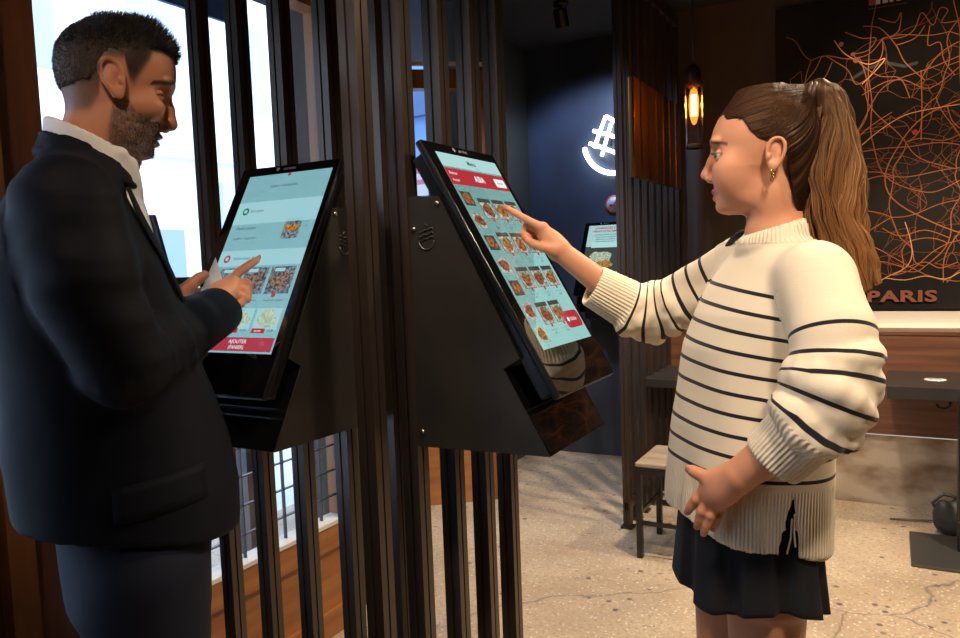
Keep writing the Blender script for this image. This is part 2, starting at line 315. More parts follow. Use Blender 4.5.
def kiosk(name,label,loc,rz,ui,group,nfc=False,logo=None,terminal=False):
    t=thing('order_kiosk',label,'kiosk',loc,rz,group)
    UL,UR=-.034,.272
    # housing: two side cheeks, back, bottom (profile measured from the photographed cheek)
    prof=[(0.0,1.565),(.07,1.562),(.235,1.245),(.20,1.225),(.292,1.063),(0.0,1.058)]
    b=MB(); pr=[(-o_,z_) for o_,z_ in prof]
    b.prism(pr,0,UL+.002,UL+.006,steel_dk); b.prism(pr,0,UR-.006,UR-.002,steel_dk)
    b.box((UL+.006,-.004,1.058),(UR-.006,0,1.56),steel_dk)
    b.add([(UL+.006,0,1.060),(UR-.006,0,1.060),(UR-.006,-.288,1.066),(UL+.006,-.288,1.066)],[(0,1,2,3)],steel_dk)
    b.build('housing',t)
    # glossy tray front
    MB().add([(UL+.004,-.202,1.224),(UR-.004,-.202,1.224),(UR-.004,-.2935,1.064),(UL+.004,-.2935,1.064),(UL+.004,-.19,1.22),(UR-.004,-.19,1.22),(UR-.004,-.28,1.066),(UL+.004,-.28,1.066)],
      [(0,3,2,1),(4,5,6,7),(0,1,5,4),(3,7,6,2),(0,4,7,3),(1,2,6,5)],black_glass).build('tray_front',t)
    MB().add([(UL+.006,-.235,1.2445),(UR-.006,-.235,1.2445),(UR-.006,-.202,1.2245),(UL+.006,-.202,1.2245)],[(0,1,2,3)],black_plastic).build('tray_top',t)
    # screen body, a thick slab with a stepped back
    b=MB(); VT,VB=-.026,.548
    def slab(u0,u1,v0,v1,h0,h1,m_,bev=.004):
        q=MB().box((u0,v0,h0),(u1,v1,h1),m_,bev=bev); q.xf(lambda c: dsp(c[0],c[1],c[2])); o_=len(b.v); b.v+=q.v
        for f in q.f: b.f.append(tuple(o_+i for i in f)[::-1]); b.mi.append(b.m(m_)); b.sm.append(False)
    slab(UL,UR,VT,VB,-.016,-.0006,black_plastic,.005); slab(UL+.012,UR-.012,VT+.02,VB-.012,-.045,-.016,black_plastic,.004)
    body=b.build('screen_body',t)
    g=MB(); g.add([dsp(UL+.003,VT+.003),dsp(UL+.003,VB-.003),dsp(UR-.003,VB-.003),dsp(UR-.003,VT+.003)],[(0,1,2,3)],black_glass); gl_=g.build('bezel_glass',body)
    mk=MB(); grey=mat('bezel_print_grey',(.22,.23,.25,1),.5); vs,fs=text_geo('acrelec',.013); mk.add([dsp(.122+a,-.0135-b_,.0005) for a,b_,_ in vs],fs,grey)
    mk.add([dsp(.085+.006*c,-.0135+.006*s_,.0005) for c,s_ in ((0,-1),(-1,0),(0,1),(1,0))],[(0,1,2,3)],grey); mk.build('maker_mark',body)
    d=ui.b.build('display',t)
    if nfc:
        q=MB()
        for r in (.008,.0125,.017):
            q.tube([dsp(.034+r*math.cos(a),.497+r*math.sin(a),.0006) for a in np.linspace(-.9,.9,9)],.0011,mat('nfc_print',(.6,.62,.65,1),.5),6)
        q.tube([dsp(.020+.006*math.cos(a),.500+.006*math.sin(a),.0006) for a in np.linspace(0,6.28,14)],.0011,MATS['nfc_print'],6)
        q.tube([dsp(.014,.497,.0006),dsp(.014,.515,.0006)],.0011,MATS['nfc_print'],6); q.build('contactless_symbol',t)
    # embossed emblem: a smile under three waves with a small crown of dots
    emb=mat('emblem_steel',(.12,.11,.10,1),.35,.8)
    for ux,sx in ((UL+.001,-1),(UR-.001,1)):
        yo,zo=-.040,1.478; em=MB()
        em.tube([(ux,yo+.029*math.cos(a),zo+.030*math.sin(a)) for a in np.linspace(math.pi*1.04,math.pi*1.96,14)],.0022,emb,6)
        for k in range(3):
            em.tube([(ux,yo+q_*.026,zo+.002+k*.013+sx*0-.006*q_*1+.0025*math.sin(q_*7)) for q_ in np.linspace(-1,1,10)],.0022,emb,6)
        em.tube([(ux,yo-.006,zo+.041),(ux,yo+.004,zo+.047)],.002,emb,6)
        em.xf(lambda c:(c[0],yo+(c[1]-yo)*.62,zo+(c[2]-zo)*.66)).build('emblem',t)
    for ux in (UL,UR):
        for (yy,zz) in ((-.012,1.50),(-.068,1.548),(-.012,1.09)):
            MB().lathe([(.0045,-.0025),(.0045,.0025)],(ux,yy,zz),mat('screw_head',(.4,.38,.35,1),.3,1),10,axis=0).build('screw',t)
    if terminal:
        q=MB().box((.06,-.30,1.12),(.15,-.34,1.02),black_plastic,bev=.006); q.build('card_terminal',t)
    return t
# --- display of the woman's kiosk
u1=UI(); W_,H_=DW,DH
u1.rect(0,0,W_,H_,cy,0); u1.rect(0,0,W_,.034,cyl)
u1.text('Menu',.128,.018,.016,ink,bold=.0004); u1.text('home',.145,.029,.007,soft)
u1.rect(0,.038,W_,.078,red); u1.text('ASIA',.128,.058,.021,wht,bold=.0006)
u1.text('Retour',.010,.050,.011,wht,align='LEFT'); u1.text('Accueil',.010,.067,.009,wht,align='LEFT'); u1.rect(.198,.048,.247,.070,wht,.0006,r=.004); u1.text('Panier',.2225,.059,.010,red)
u1.text('Nos plats du moment',.068,.093,.011,soft,align='LEFT')
for i in range(7):
    v=.094+i*.052
    if i in (5,): pass
    u1.rect(.008,v,.050,v+.034,[tray_i,bowl][i%2] if i<6 else pale); u1.blob(.029,v+.017,.018,.013,food2 if i%2 else food,.0006,i)
    u1.text('plat',.029,v+.041,.007,soft)
for r_ in range(4):
    for c_ in range(3):
        if r_==3 and c_==2: continue
        x=.066+c_*.062; v=.107+r_*.083
        u1.rect(x,v,x+.054,v+.050,tray_i); u1.rect(x+.002,v+.010,x+.052,v+.049,bowl,.0006); u1.blob(x+.027,v+.028,.021,.016,food if (r_+c_)%3 else food2,.0008,r_*5+c_)
        u1.blob(x+.034,v+.017,.008,.005,green,.0010,r_*7+c_)
        u1.disc(x+.027,v+.053,.0045,red,.0009); u1.text('menu du jour',x+.027,v+.063,.0068,soft); u1.text('10,90',x+.027,v+.071,.0065,ink)
u1.rect(.165,.385,.248,.425,red,.0012,r=.012); u1.text('Valider',.210,.405,.013,wht,.0016)
u1.disc(.183,.405,.0055,wht,.0016); u1.text('Annuler',.035,.440,.010,soft,.0014)
# --- display of the man's kiosk
sk=scr('screen_sky',(150,208,218),.82); sk2=scr('screen_sky_pale',(165,216,224),.86); btn=scr('screen_red_soft',(186,62,84),.8); grn=scr('screen_green',(40,140,100),.7); pnk=scr('screen_pink',(200,60,100),.7); skink=scr('screen_ink_blue',(40,75,95),.7)
u2=UI(); u2.rect(0,0,W_,H_,sk,0); u2.rect(0,.075,W_,.135,sk2); u2.rect(0,.205,W_,.245,sk2)
u2.disc(.128,.004,.005,pnk); u2.text('Votre commande',.122,.034,.012,skink); 
u2.disc(.030,.100,.010,grn,.0006); u2.disc(.030,.100,.005,sk2,.0009); u2.text('Sur place',.046,.100,.011,skink,align='LEFT')
u2.text('Panini poulet',.020,.146,.012,skink,align='LEFT'); u2.text('modifier   supprimer',.020,.173,.009,skink,align='LEFT')
u2.rect(.168,.125,.217,.180,slate); u2.blob(.193,.152,.020,.010,burg,.0008,3); u2.text('>',.234,.150,.012,skink)
u2.disc(.026,.226,.010,pnk,.0006); u2.disc(.026,.226,.005,sk2,.0009); u2.text('Votre menu Asia',.046,.226,.011,skink,align='LEFT')
for c_ in range(3):
    x=.020+c_*.078; u2.rect(x,.250,x+.070,.316,slate); u2.blob(x+.035,.284,.028,.024,[slate,glare_f,glare_f][c_],.0008,c_+11); u2.rect(x+.012,.254,x+.040,.262,sk2,.001); u2.disc(x+.03,.319,.006,pnk,.0008); u2.text('boeuf aux oignons',x+.035,.331,.0075,skink)
    u2.rect(x,.350,x+.070,.400,sk2); u2.blob(x+.035,.374,.028,.021,pale,.0008,c_+21); u2.rect(x+.002,.397,x+.040,.408,red,.0009); u2.text('ajouter',x+.02,.4025,.007,wht,.0012); u2.text('10,90',x+.055,.402,.008,skink,.0012)
u2.rect(.035,.418,W_-.004,H_-.004,btn,.0008); u2.text('AJOUTER',.15,.428,.0125,wht,.0012); u2.text('(PANIER)',.15,.441,.0115,wht,.0012)
# --- display of the far kiosk
u3=UI(); u3.rect(0,0,W_,.20,cyl,0); u3.text('COMMANDEZ ICI',.128,.025,.020,pnk,bold=.0006); u3.text('PRENEZ VOTRE TEMPS',.128,.050,.018,red,bold=.0006)
for k in range(4): u3.rect(.05+.005*k,.075+k*.018,.21-.004*k,.080+k*.018,soft)
u3.rect(0,.17,W_,.40,tray_i,.0001); u3.rect(.04,.135,W_,.18,cyl,.0003); u3.blob(.12,.275,.085,.058,lettuce,.0006,5); u3.blob(.15,.31,.06,.03,burg,.0008,8); u3.blob(.09,.245,.05,.03,lettuce,.0009,15)
u3.rect(0,.37,W_,.40,cyl,.0004); u3.rect(0,.40,W_,H_,scr('screen_pinkbar',(225,70,110),.8),0)
GK='self-service order kiosks'
kiosk('a','steel order kiosk with a food grid menu, touched by the woman in striped jumper',(-.85,1.2875,0),math.radians(90),u1,GK)
kiosk('b','black order kiosk with pale blue basket page, touched by the man in dark suit',(-1.358,1.383,0),0,u2,GK,nfc=True)
kiosk('c','far kiosk on the blue-black wall below the white neon sign, burger on its screen',(-1.88,YK-.005,0),0,u3,GK,terminal=True)
# ------------------------------------------------------------------ neon sign, round sign, lamp, map, bench wall
neon=emis('neon_white',(.80,.90,1,1),9)
def kw(px,py,off=.03):
    y=YK-off; d=fwd+CR*(px-480)/FPX-CU*(py-319)/FPX; t=y/d[1]; return CC+d*t
ns=thing('neon_sign','white glowing smile and hash shaped neon sign on blue-black wall','neon sign',(-1.78,YK,2.1))
def nt_(pts,r,name):
    o=np.array([-1.78,YK,2.1]); MB().tube([p-o for p in pts],r,neon,8).build(name,ns)
def wp(x,z): return np.array([x,YK-.03,z])
nt_([wp(-1.685+.228*math.cos(a),2.235+.225*math.sin(a)) for a in np.linspace(math.radians(188),math.radians(325),22)],.0165,'smile_tube')
for (a,b_) in (((-1.749,2.405),(-1.838,2.196)),((-1.711,2.35),(-1.785,2.135)),((-1.843,2.315),(-1.64,2.235)),((-1.874,2.232),(-1.66,2.135)),((-1.749,2.405),(-1.65,2.33))):
    nt_([wp(a[0],a[1]),wp((a[0]+b_[0])/2,(a[1]+b_[1])/2+.004),wp(b_[0],b_[1])],.0125,'hash_tube')
MB().box((-.02,-.02,.10),(.06,0,.16),matte_black).build('backing_box',ns)
rs=thing('round_sign','small round white sign with red ring under the neon sign','sign',(-1.712,YK-.002,1.795))
MB().lathe([(.0,-.006),(.068,-.006),(.068,0),(0,0)],(0,0,0),mat('sign_red',(.45,.06,.06,1),.5),32,axis=1).build('ring',rs)
MB().lathe([(0,-.0085),(.054,-.0085),(.054,-.006),(0,-.006)],(0,0,0),mat('sign_white',(.55,.58,.62,1),.5),32,axis=1).build('face',rs)
MB().box((-.045,-.011,-.006),(.045,-.009,.006),MATS['sign_red']).xf(lambda v:(v[0]*.7-v[2]*.7,v[1],v[0]*.7+v[2]*.7)).box((-.03,-.010,-.012),(.012,-.009,.002),matte_black).build('symbol',rs)
# pendant lamp
pl=thing('pendant_lamp','glowing filament bulb in ribbed glass cylinder on black cord','lamp',(-.89,3.93,0))
MB().tube([(0,0,2.37),(0,0,CEIL)],.004,black_plastic,8).lathe([(0,CEIL-.025),(.05,CEIL-.02),(.05,CEIL),(0,CEIL)],(0,0,0),black_plastic).build('cord',pl)
MB().lathe([(.008,2.385),(.028,2.372),(.040,2.350),(.041,2.278),(.022,2.270),(.020,2.262)],(0,0,0),mat('lamp_bronze',(.06,.03,.015,1),.4,.7)).build('socket',pl)
rg=bpy.data.materials.new('ribbed_glass'); rg.use_nodes=True
nt=rg.node_tree; nt.nodes.clear(); o=nt.nodes.new('ShaderNodeOutputMaterial'); mx=nt.nodes.new('ShaderNodeMixShader'); tr=nt.nodes.new('ShaderNodeBsdfTransparent'); gl=nt.nodes.new('ShaderNodeBsdfGlossy'); mx.inputs[0].default_value=.16
tr.inputs[0].default_value=(.72,.55,.40,1); gl.inputs['Roughness'].default_value=.15
nt.links.new(tr.outputs[0],mx.inputs[1]); nt.links.new(gl.outputs[0],mx.inputs[2]); nt.links.new(mx.outputs[0],o.inputs[0])
v=[];f=[];n=72
for h in (1.965,2.30):
    for k in range(n):
        r=.041+(.0018 if k%2 else -.0018); v.append((r*math.cos(6.2832*k/n),r*math.sin(6.2832*k/n),h))
f=[(k,(k+1)%n,n+(k+1)%n,n+k) for k in range(n)]; MB().add(v,f,rg).build('glass_cylinder',pl)
MB().lathe([(.044,1.965),(.044,1.985),(.038,1.985),(.038,1.965)],(0,0,0),MATS['lamp_bronze']).build('bottom_ring',pl)
bulbm=emis('filament_glow',(1,.55,.17,1),90)
bg=bpy.data.materials.new('amber_bulb'); bg.use_nodes=True; nt=bg.node_tree; nt.nodes.clear(); o=nt.nodes.new('ShaderNodeOutputMaterial'); mx=nt.nodes.new('ShaderNodeMixShader'); tr=nt.nodes.new('ShaderNodeBsdfTransparent'); em_=nt.nodes.new('ShaderNodeEmission'); mx.inputs[0].default_value=.25
tr.inputs[0].default_value=(1,.75,.4,1); em_.inputs[0].default_value=(1,.42,.08,1); em_.inputs[1].default_value=6
nt.links.new(tr.outputs[0],mx.inputs[1]); nt.links.new(em_.outputs[0],mx.inputs[2]); nt.links.new(mx.outputs[0],o.inputs[0])
bu=MB().lathe([(.013,2.265),(.018,2.25),(.024,2.22),(.026,2.18),(.022,2.13),(.012,2.095),(.004,2.085)],(0,0,0),bg).build('bulb',pl)
q=MB()
for k in range(6):
    a=k*1.047; q.tube([(.011*math.cos(a),.011*math.sin(a),2.235),(.012*math.cos(a),.012*math.sin(a),2.13)],.0025,bulbm,6)
q.build('filament',bu)
# bench / wainscot below the map
XB0,XB1=-1.235,XR-.02; YW=4.595
bn=thing('bench_wall','long wooden ledge unit with metal base below the city map','ledge',(0,YW,0))
MB().box((XB0,0,.405),(XB1,.30,.955),wood_bench).box((XB0,-.006,.955),(XB1,.235,.971),wood_bench).build('wood_front',bn)
MB().box((XB0,.03,0),(XB1,.30,.405),metal_panel).build('metal_base',bn)
MB().box((XB0,.285,.955),(XB1,.298,1.06),white_paint).build('back_strip',bn)
MB().box((XB0,.245,.956),(XB1,.262,.962),emis('led_warm',(1,.74,.42,1),7)).build('led_strip',bn)
MB().box((XB0,.012,.397),(XB1,.024,.404),emis('led_warm_low',(1,.88,.78,1),.5)).build('lower_led_strip',bn)
# map panel
mp=thing('city_map_panel','large black wall map with glowing copper road lines and the word PARIS','wall map',(0,YP,0))
MX0,MX1,MZ0,MZ1=-.62,2.2,1.072,2.86
MB().box((MX0,-.02,MZ0),(MX1,0,MZ1),mat('map_black',(.005,.0045,.004,1),.7,0,.25,noise=((1.2,1,1.2),.4,.7,(.022,.018,.014,1)))).build('panel',mp)
road=mat('copper_road',(.50,.17,.055,1),.4,.3,noise=((3,3,3),.35,.7,(.40,.13,.04,1))); road_b=mat('copper_road_bright',(.85,.42,.18,1),.35,.3); road_d=mat('copper_road_thin',(.34,.115,.035,1),.45,.3,noise=((3,3,3),.35,.7,(.20,.06,.02,1)))
rd=MB(); R_=random.Random(11)
def ribbon(pts,w,m_,y=-.0225):
    P=[np.array(p) for p in pts]; vs=[]
    for i,p in enumerate(P):
        t=P[min(i+1,len(P)-1)]-P[max(i-1,0)]; t=t/(np.linalg.norm(t)+1e-9); n=np.array([-t[1],t[0]])*w*.24
        vs+= [(p[0]+n[0],y,p[1]+n[1]),(p[0]-n[0],y,p[1]-n[1])]
    rd.add(vs,[(2*i,2*i+1,2*i+3,2*i+2) for i in range(len(P)-1)],m_)
def inb(x,z): return MX0+.02<x<MX1-.02 and MZ0+.14<z<MZ1-.06
def wander(x,z,a,n,step,w,m_,curl=.25,y=-.0225,cond=None):
    pts=[(x,z)]; k=0
    for i in range(n):
        k=k*.7+R_.gauss(0,curl); a+=k*.5; x+=step*math.cos(a); z+=step*math.sin(a)
        if not inb(x,z) or (cond and not cond(x,z)): break
        pts.append((x,z))
    if len(pts)>2: ribbon(pts,w,m_,y)
    return pts
CX,CZ=.62,1.86      # city centre
def ell_(rx,rz,n=70,j=.02):
    ph=[R_.uniform(0,6) for _ in range(4)]
    return [(CX+rx*math.cos(t)*(1+j*math.sin(3*t+ph[0])+j*math.sin(5*t+ph[1])),CZ+rz*math.sin(t)*(1+j*math.sin(2*t+ph[2])+j*math.sin(7*t+ph[3]))) for t in np.linspace(0,6.2832,n)]
def clip(pts,w,m_,y=-.0225):
    cur=[]
    for p in pts:
        if inb(*p): cur.append(p)
        else:
            if len(cur)>1: ribbon(cur,w,m_,y)
            cur=[]
    if len(cur)>1: ribbon(cur,w,m_,y)
clip(ell_(.66,.40),.013,road,-.024); clip(ell_(.95,.66,j=.05),.010,road,-.0235); clip(ell_(.36,.22,j=.05),.007,road_d)
# street network: scattered junctions joined to their nearest neighbours
nr_=np.random.default_rng(5); J=[]
def scatter(n,dm,sx,sz,cx=CX,cz=CZ,uni=False):
    out=[]; tries=0
    while len(out)<n and tries<n*60:
        tries+=1
        p=(nr_.uniform(MX0+.05,MX1-.05),nr_.uniform(MZ0+.18,MZ1-.1)) if uni else (nr_.normal(cx,sx),nr_.normal(cz,sz))
        if inb(*p) and all((p[0]-q_[0])**2+(p[1]-q_[1])**2>dm*dm for q_ in out): out.append(p)
    return np.array(out)
def joinup(P,k,w,m_,y,bend=.12,sub_=4,lim=9):
    done=set()
    for i in range(len(P)):
        d=np.hypot(*(P-P[i]).T); o_=np.argsort(d)[1:k+1]
        for j in o_:
            key=(min(i,j),max(i,j))
            if key in done or d[j]>lim: continue
            done.add(key); a_,b_=P[i],P[j]; n_=np.array([-(b_-a_)[1],(b_-a_)[0]]); c1=nr_.normal(0,bend); c2=nr_.normal(0,bend)
            ribbon([tuple(a_+(b_-a_)*t+n_*(c1*t*(1-t)*2+c2*math.sin(t*6.283)*.25)) for t in np.linspace(0,1,sub_*2+1)],w,m_,y)
joinup(scatter(620,.020,.34,.24),3,.0042,road_d,-.0222,lim=.12)
joinup(scatter(240,.05,.6,.42),3,.006,road_d,-.0224,lim=.2)
joinup(scatter(70,.13,.8,.5,uni=True),3,.0095,road,-.0228,.16,6,lim=.36)
for i in range(14):
    a=i*6.283/14+R_.uniform(-.1,.1); wander(CX+.3*math.cos(a),CZ+.2*math.sin(a),a,60,.028,.010,road,.10,-.0232)
def mpx(px,py,y=YP-.03):
    d=fwd+CR*(px-480)/FPX-CU*(py-319)/FPX; t=y/d[1]; q_=CC+d*t; return (q_[0],q_[2])
named=[[(797,92),(815,70),(823,56),(836,62),(848,70),(856,84),(868,78)],[(834,40),(843,52),(856,60),(870,64),(885,58),(876,70),(862,84)],[(853,54),(862,65),(880,76),(900,78),(910,98)],
 [(845,32),(862,38),(876,38),(868,50),(853,54)],[(863,26),(880,28),(896,45),(905,62),(925,80)],[(878,18),(895,22),(901,12),(899,30),(890,38),(905,36),(915,28),(922,12),(933,25),(940,8),(948,10),(942,22),(960,20)],
 [(930,25),(928,45),(940,42),(944,60),(955,75)],[(896,45),(915,38),(925,25)],[(796,100),(810,84),(824,78),(832,62)],[(868,290),(885,278),(905,268),(912,255),(910,238),(905,222)],[(870,300),(878,290),(895,285)],
 [(885,278),(905,280),(925,276),(945,279),(960,272)],[(905,268),(925,262),(940,268),(958,262)],[(862,145),(880,130),(905,115),(935,108),(960,104)],[(845,152),(868,128),(892,112)],[(921,70),(922,105),(921,140)],[(862,95),(885,82),(905,80),(930,88),(960,66)],
 [(947,105),(952,120),(960,128)],[(868,262),(885,262),(905,268)],[(882,228),(900,236),(925,230),(950,238)]]
for k,ln in enumerate(named):
    P=[mpx(*p) for p in ln]; S_=[]
    for i in range(len(P)-1):
        for t in (0,.25,.5,.75):
            p0,p1,p2,p3=P[max(i-1,0)],P[i],P[i+1],P[min(i+2,len(P)-1)]
            S_.append(tuple(.5*((2*p1[c])+(-p0[c]+p2[c])*t+(2*p0[c]-5*p1[c]+4*p2[c]-p3[c])*t*t+(-p0[c]+3*p1[c]-3*p2[c]+p3[c])*t**3) for c in (0,1)))
    S_.append(P[-1]); clip(S_,.010,road_b if k in (1,9,11,13) else road,-.0245)
for (a,b_) in (((856,60),.016),((853,54),.012),((841,44),.014)):
    x,z=mpx(*a); rd.add([(x+b_*math.cos(t),-.025,z+b_*math.sin(t)) for t in np.linspace(0,5.5,8)],[tuple(range(8))[::-1]],road)
x,z=mpx(915,132); rd.add([(x+.014*math.cos(t),-.0255,z+.014*math.sin(t)) for t in np.linspace(0,5.9,14)],[tuple(range(14))[::-1]],mat('map_red_dot',(.5,.02,.03,1),.4))
rd.build('road_lines',mp)
rv=MB(); o_=rd; rd=rv
P=[mpx(*p) for p in ((850,80),(868,68),(885,62),(905,66),(918,62))]; ribbon(P,.035,mat('map_river_blue',(.022,.030,.040,1),.4),-.0215)
rv.build('river_line',mp)
vs,fs=text_geo('PARIS',.105,.0035,'LEFT',.006,1.08)
x0,z0=mpx(867.5,296.5); k_=.345/(max(v[0] for v in vs)-min(v[0] for v in vs)); mnx=min(v[0] for v in vs); zc=(max(v[1] for v in vs)+min(v[1] for v in vs))/2; kz=.066/(max(v[1] for v in vs)-min(v[1] for v in vs))
MB().add([((v[0]-mnx)*k_+x0,-.027+v[2],z0+(v[1]-zc)*kz) for v in vs],fs,mat('copper_letters',(.27,.095,.05,1),.45,.2)).build('letters',mp)
tp=MB(); x,z=mpx(880,2.5); cream=mat('map_print_cream',(.62,.55,.45,1),.5)
for k,(w_,c_) in enumerate(((.03,'r'),(.022,'w'),(.026,'w'),(.018,'w'),(.022,'w'))):
    xx=x-.055+k*.034; tp.box((xx,-.0235,z-.005),(xx+w_,-.022,z+.030),MATS['sign_red'] if c_=='r' else cream)
xa,za=mpx(868,8.5); xb,zb=mpx(907,2); tp.box((xa,-.0235,za-.004),(xb,-.022,za-.001),road_d); tp.build('header_print',mp)
# ------------------------------------------------------------------ tables, stool, bag
tb=mat('table_black',(.022,.020,.019,1),.38,.1,.5,noise=((4,4,4),.4,.7,(.035,.03,.026,1)))
t=thing('bistro_table','black square pedestal table at right edge with round white sticker','table',(.30,4.02,0))
MB().box((-.325,.075-.02-.0,.697),(.72,.56,.762),tb,bev=.004).xf(lambda v:(v[0],v[1]-.0,v[2])).build('tabletop',t)
MB().box((-.225,-.27,.0),(.25,.18,.014),mat('base_plate_steel',(.10,.095,.085,1),.4,.7),bev=.005).build('base_plate',t)
MB().box((-.035,-.035,.014),(.045,.045,.70),black_plastic,bev=.004).build('pedestal',t)
q=MB().lathe([(0,.762),(.048,.762),(.048,.7635),(0,.7635)],(-.115,.29,0),mat('sticker_white',(.75,.72,.68,1),.5)); q.lathe([(0,.7636),(.03,.7636),(.03,.764),(0,.764)],(-.115,.29,0),mat('sticker_grey',(.45,.42,.40,1),.5)).build('sticker',t)
MB().tube([(-.06,.12,.70),(-.06,.12,.665),(-.08,.12,.65),(-.11,.12,.655),(-.115,.12,.67)],.006,black_plastic,8).build('bag_hook',t)
t=thing('side_table','dark table beside the slatted partition behind the woman','table',(-.95,4.35,0))
MB().box((-.27,-.30,.70),(.35,.22,.75),tb,bev=.004).build('tabletop',t); MB().box((-.035,-.035,.014),(.035,.035,.70),black_plastic).build('pedestal',t); MB().box((-.2,-.2,0),(.2,.2,.014),tb).build('base_plate',t)
t=thing('chair','black steel chair with pale wooden seat behind the woman','chair',(-.85,3.53,0))
MB().box((-.212,-.165,.440),(.17,.20,.462),wood_seat,bev=.006).build('seat',t)
MB().box((-.215,-.168,.408),(.173,-.150,.440),black_plastic).box((-.215,.185,.408),(.173,.203,.440),black_plastic).box((-.215,-.15,.408),(-.197,.185,.440),black_plastic).box((.155,-.15,.408),(.173,.185,.440),black_plastic).build('seat_frame',t)
for (x,y) in ((-.212,-.165),(-.212,.175),(.145,-.165),(.145,.175)):
    MB().box((x,y,0),(x+.028,y+.028,.41),black_plastic,bev=.003).build('leg',t)
for a,b_ in (((-.2,-.155,.16),(.16,-.145,.18)),((-.2,.18,.16),(.16,.19,.18)),((-.205,-.15,.20),(-.195,.18,.22)),((.155,-.15,.20),(.165,.18,.22))):
    MB().box(a,b_,black_plastic).build('stretcher',t)
MB().tube([(.09,.19,.44),(.082,.20,.56),(.072,.205,.615),(.05,.207,.64),(.02,.207,.647),(-.04,.207,.647)]+[(-.07,.207,.64),(-.09,.205,.615),(-.10,.20,.56),(-.105,.19,.44)],.012,mat('brass_tube',(.35,.22,.12,1),.3,.9),10).build('back_hoop',t)
bgm=mat('bag_black_fabric',(.015,.015,.017,1),.6)
# ------------------------------------------------------------------ counter and screen by the window
t=thing('window_counter','dark blue-black counter in front of window behind the suited man','counter',(-1.68,1.26,0))
ctm=mat('counter_navy',(.018,.026,.045,1),.35)
MB().box((-.20,-.14,1.38),(.10,.075,1.42),ctm,bev=.004).build('worktop',t); MB().box((-.17,-.10,.02),(.07,.05,1.38),ctm).box((-.16,-.09,0),(.06,.04,.02),matte_black).build('cabinet_body',t)
t=thing('tablet_terminal','tilted black tablet screen standing on the window counter','screen',(-1.66,1.26,1.42))
def tx(v): 
    return (v[0],v[1]-.25*v[2],v[2])
MB().box((-.13,0,.01),(.085,.012,.155),mat('tablet_back',(.02,.028,.05,1),.4),bev=.005).xf(tx).build('tablet',t)
MB().box((-.05,-.02,0),(.03,.04,.012),black_plastic,bev=.003).build('stand',t)
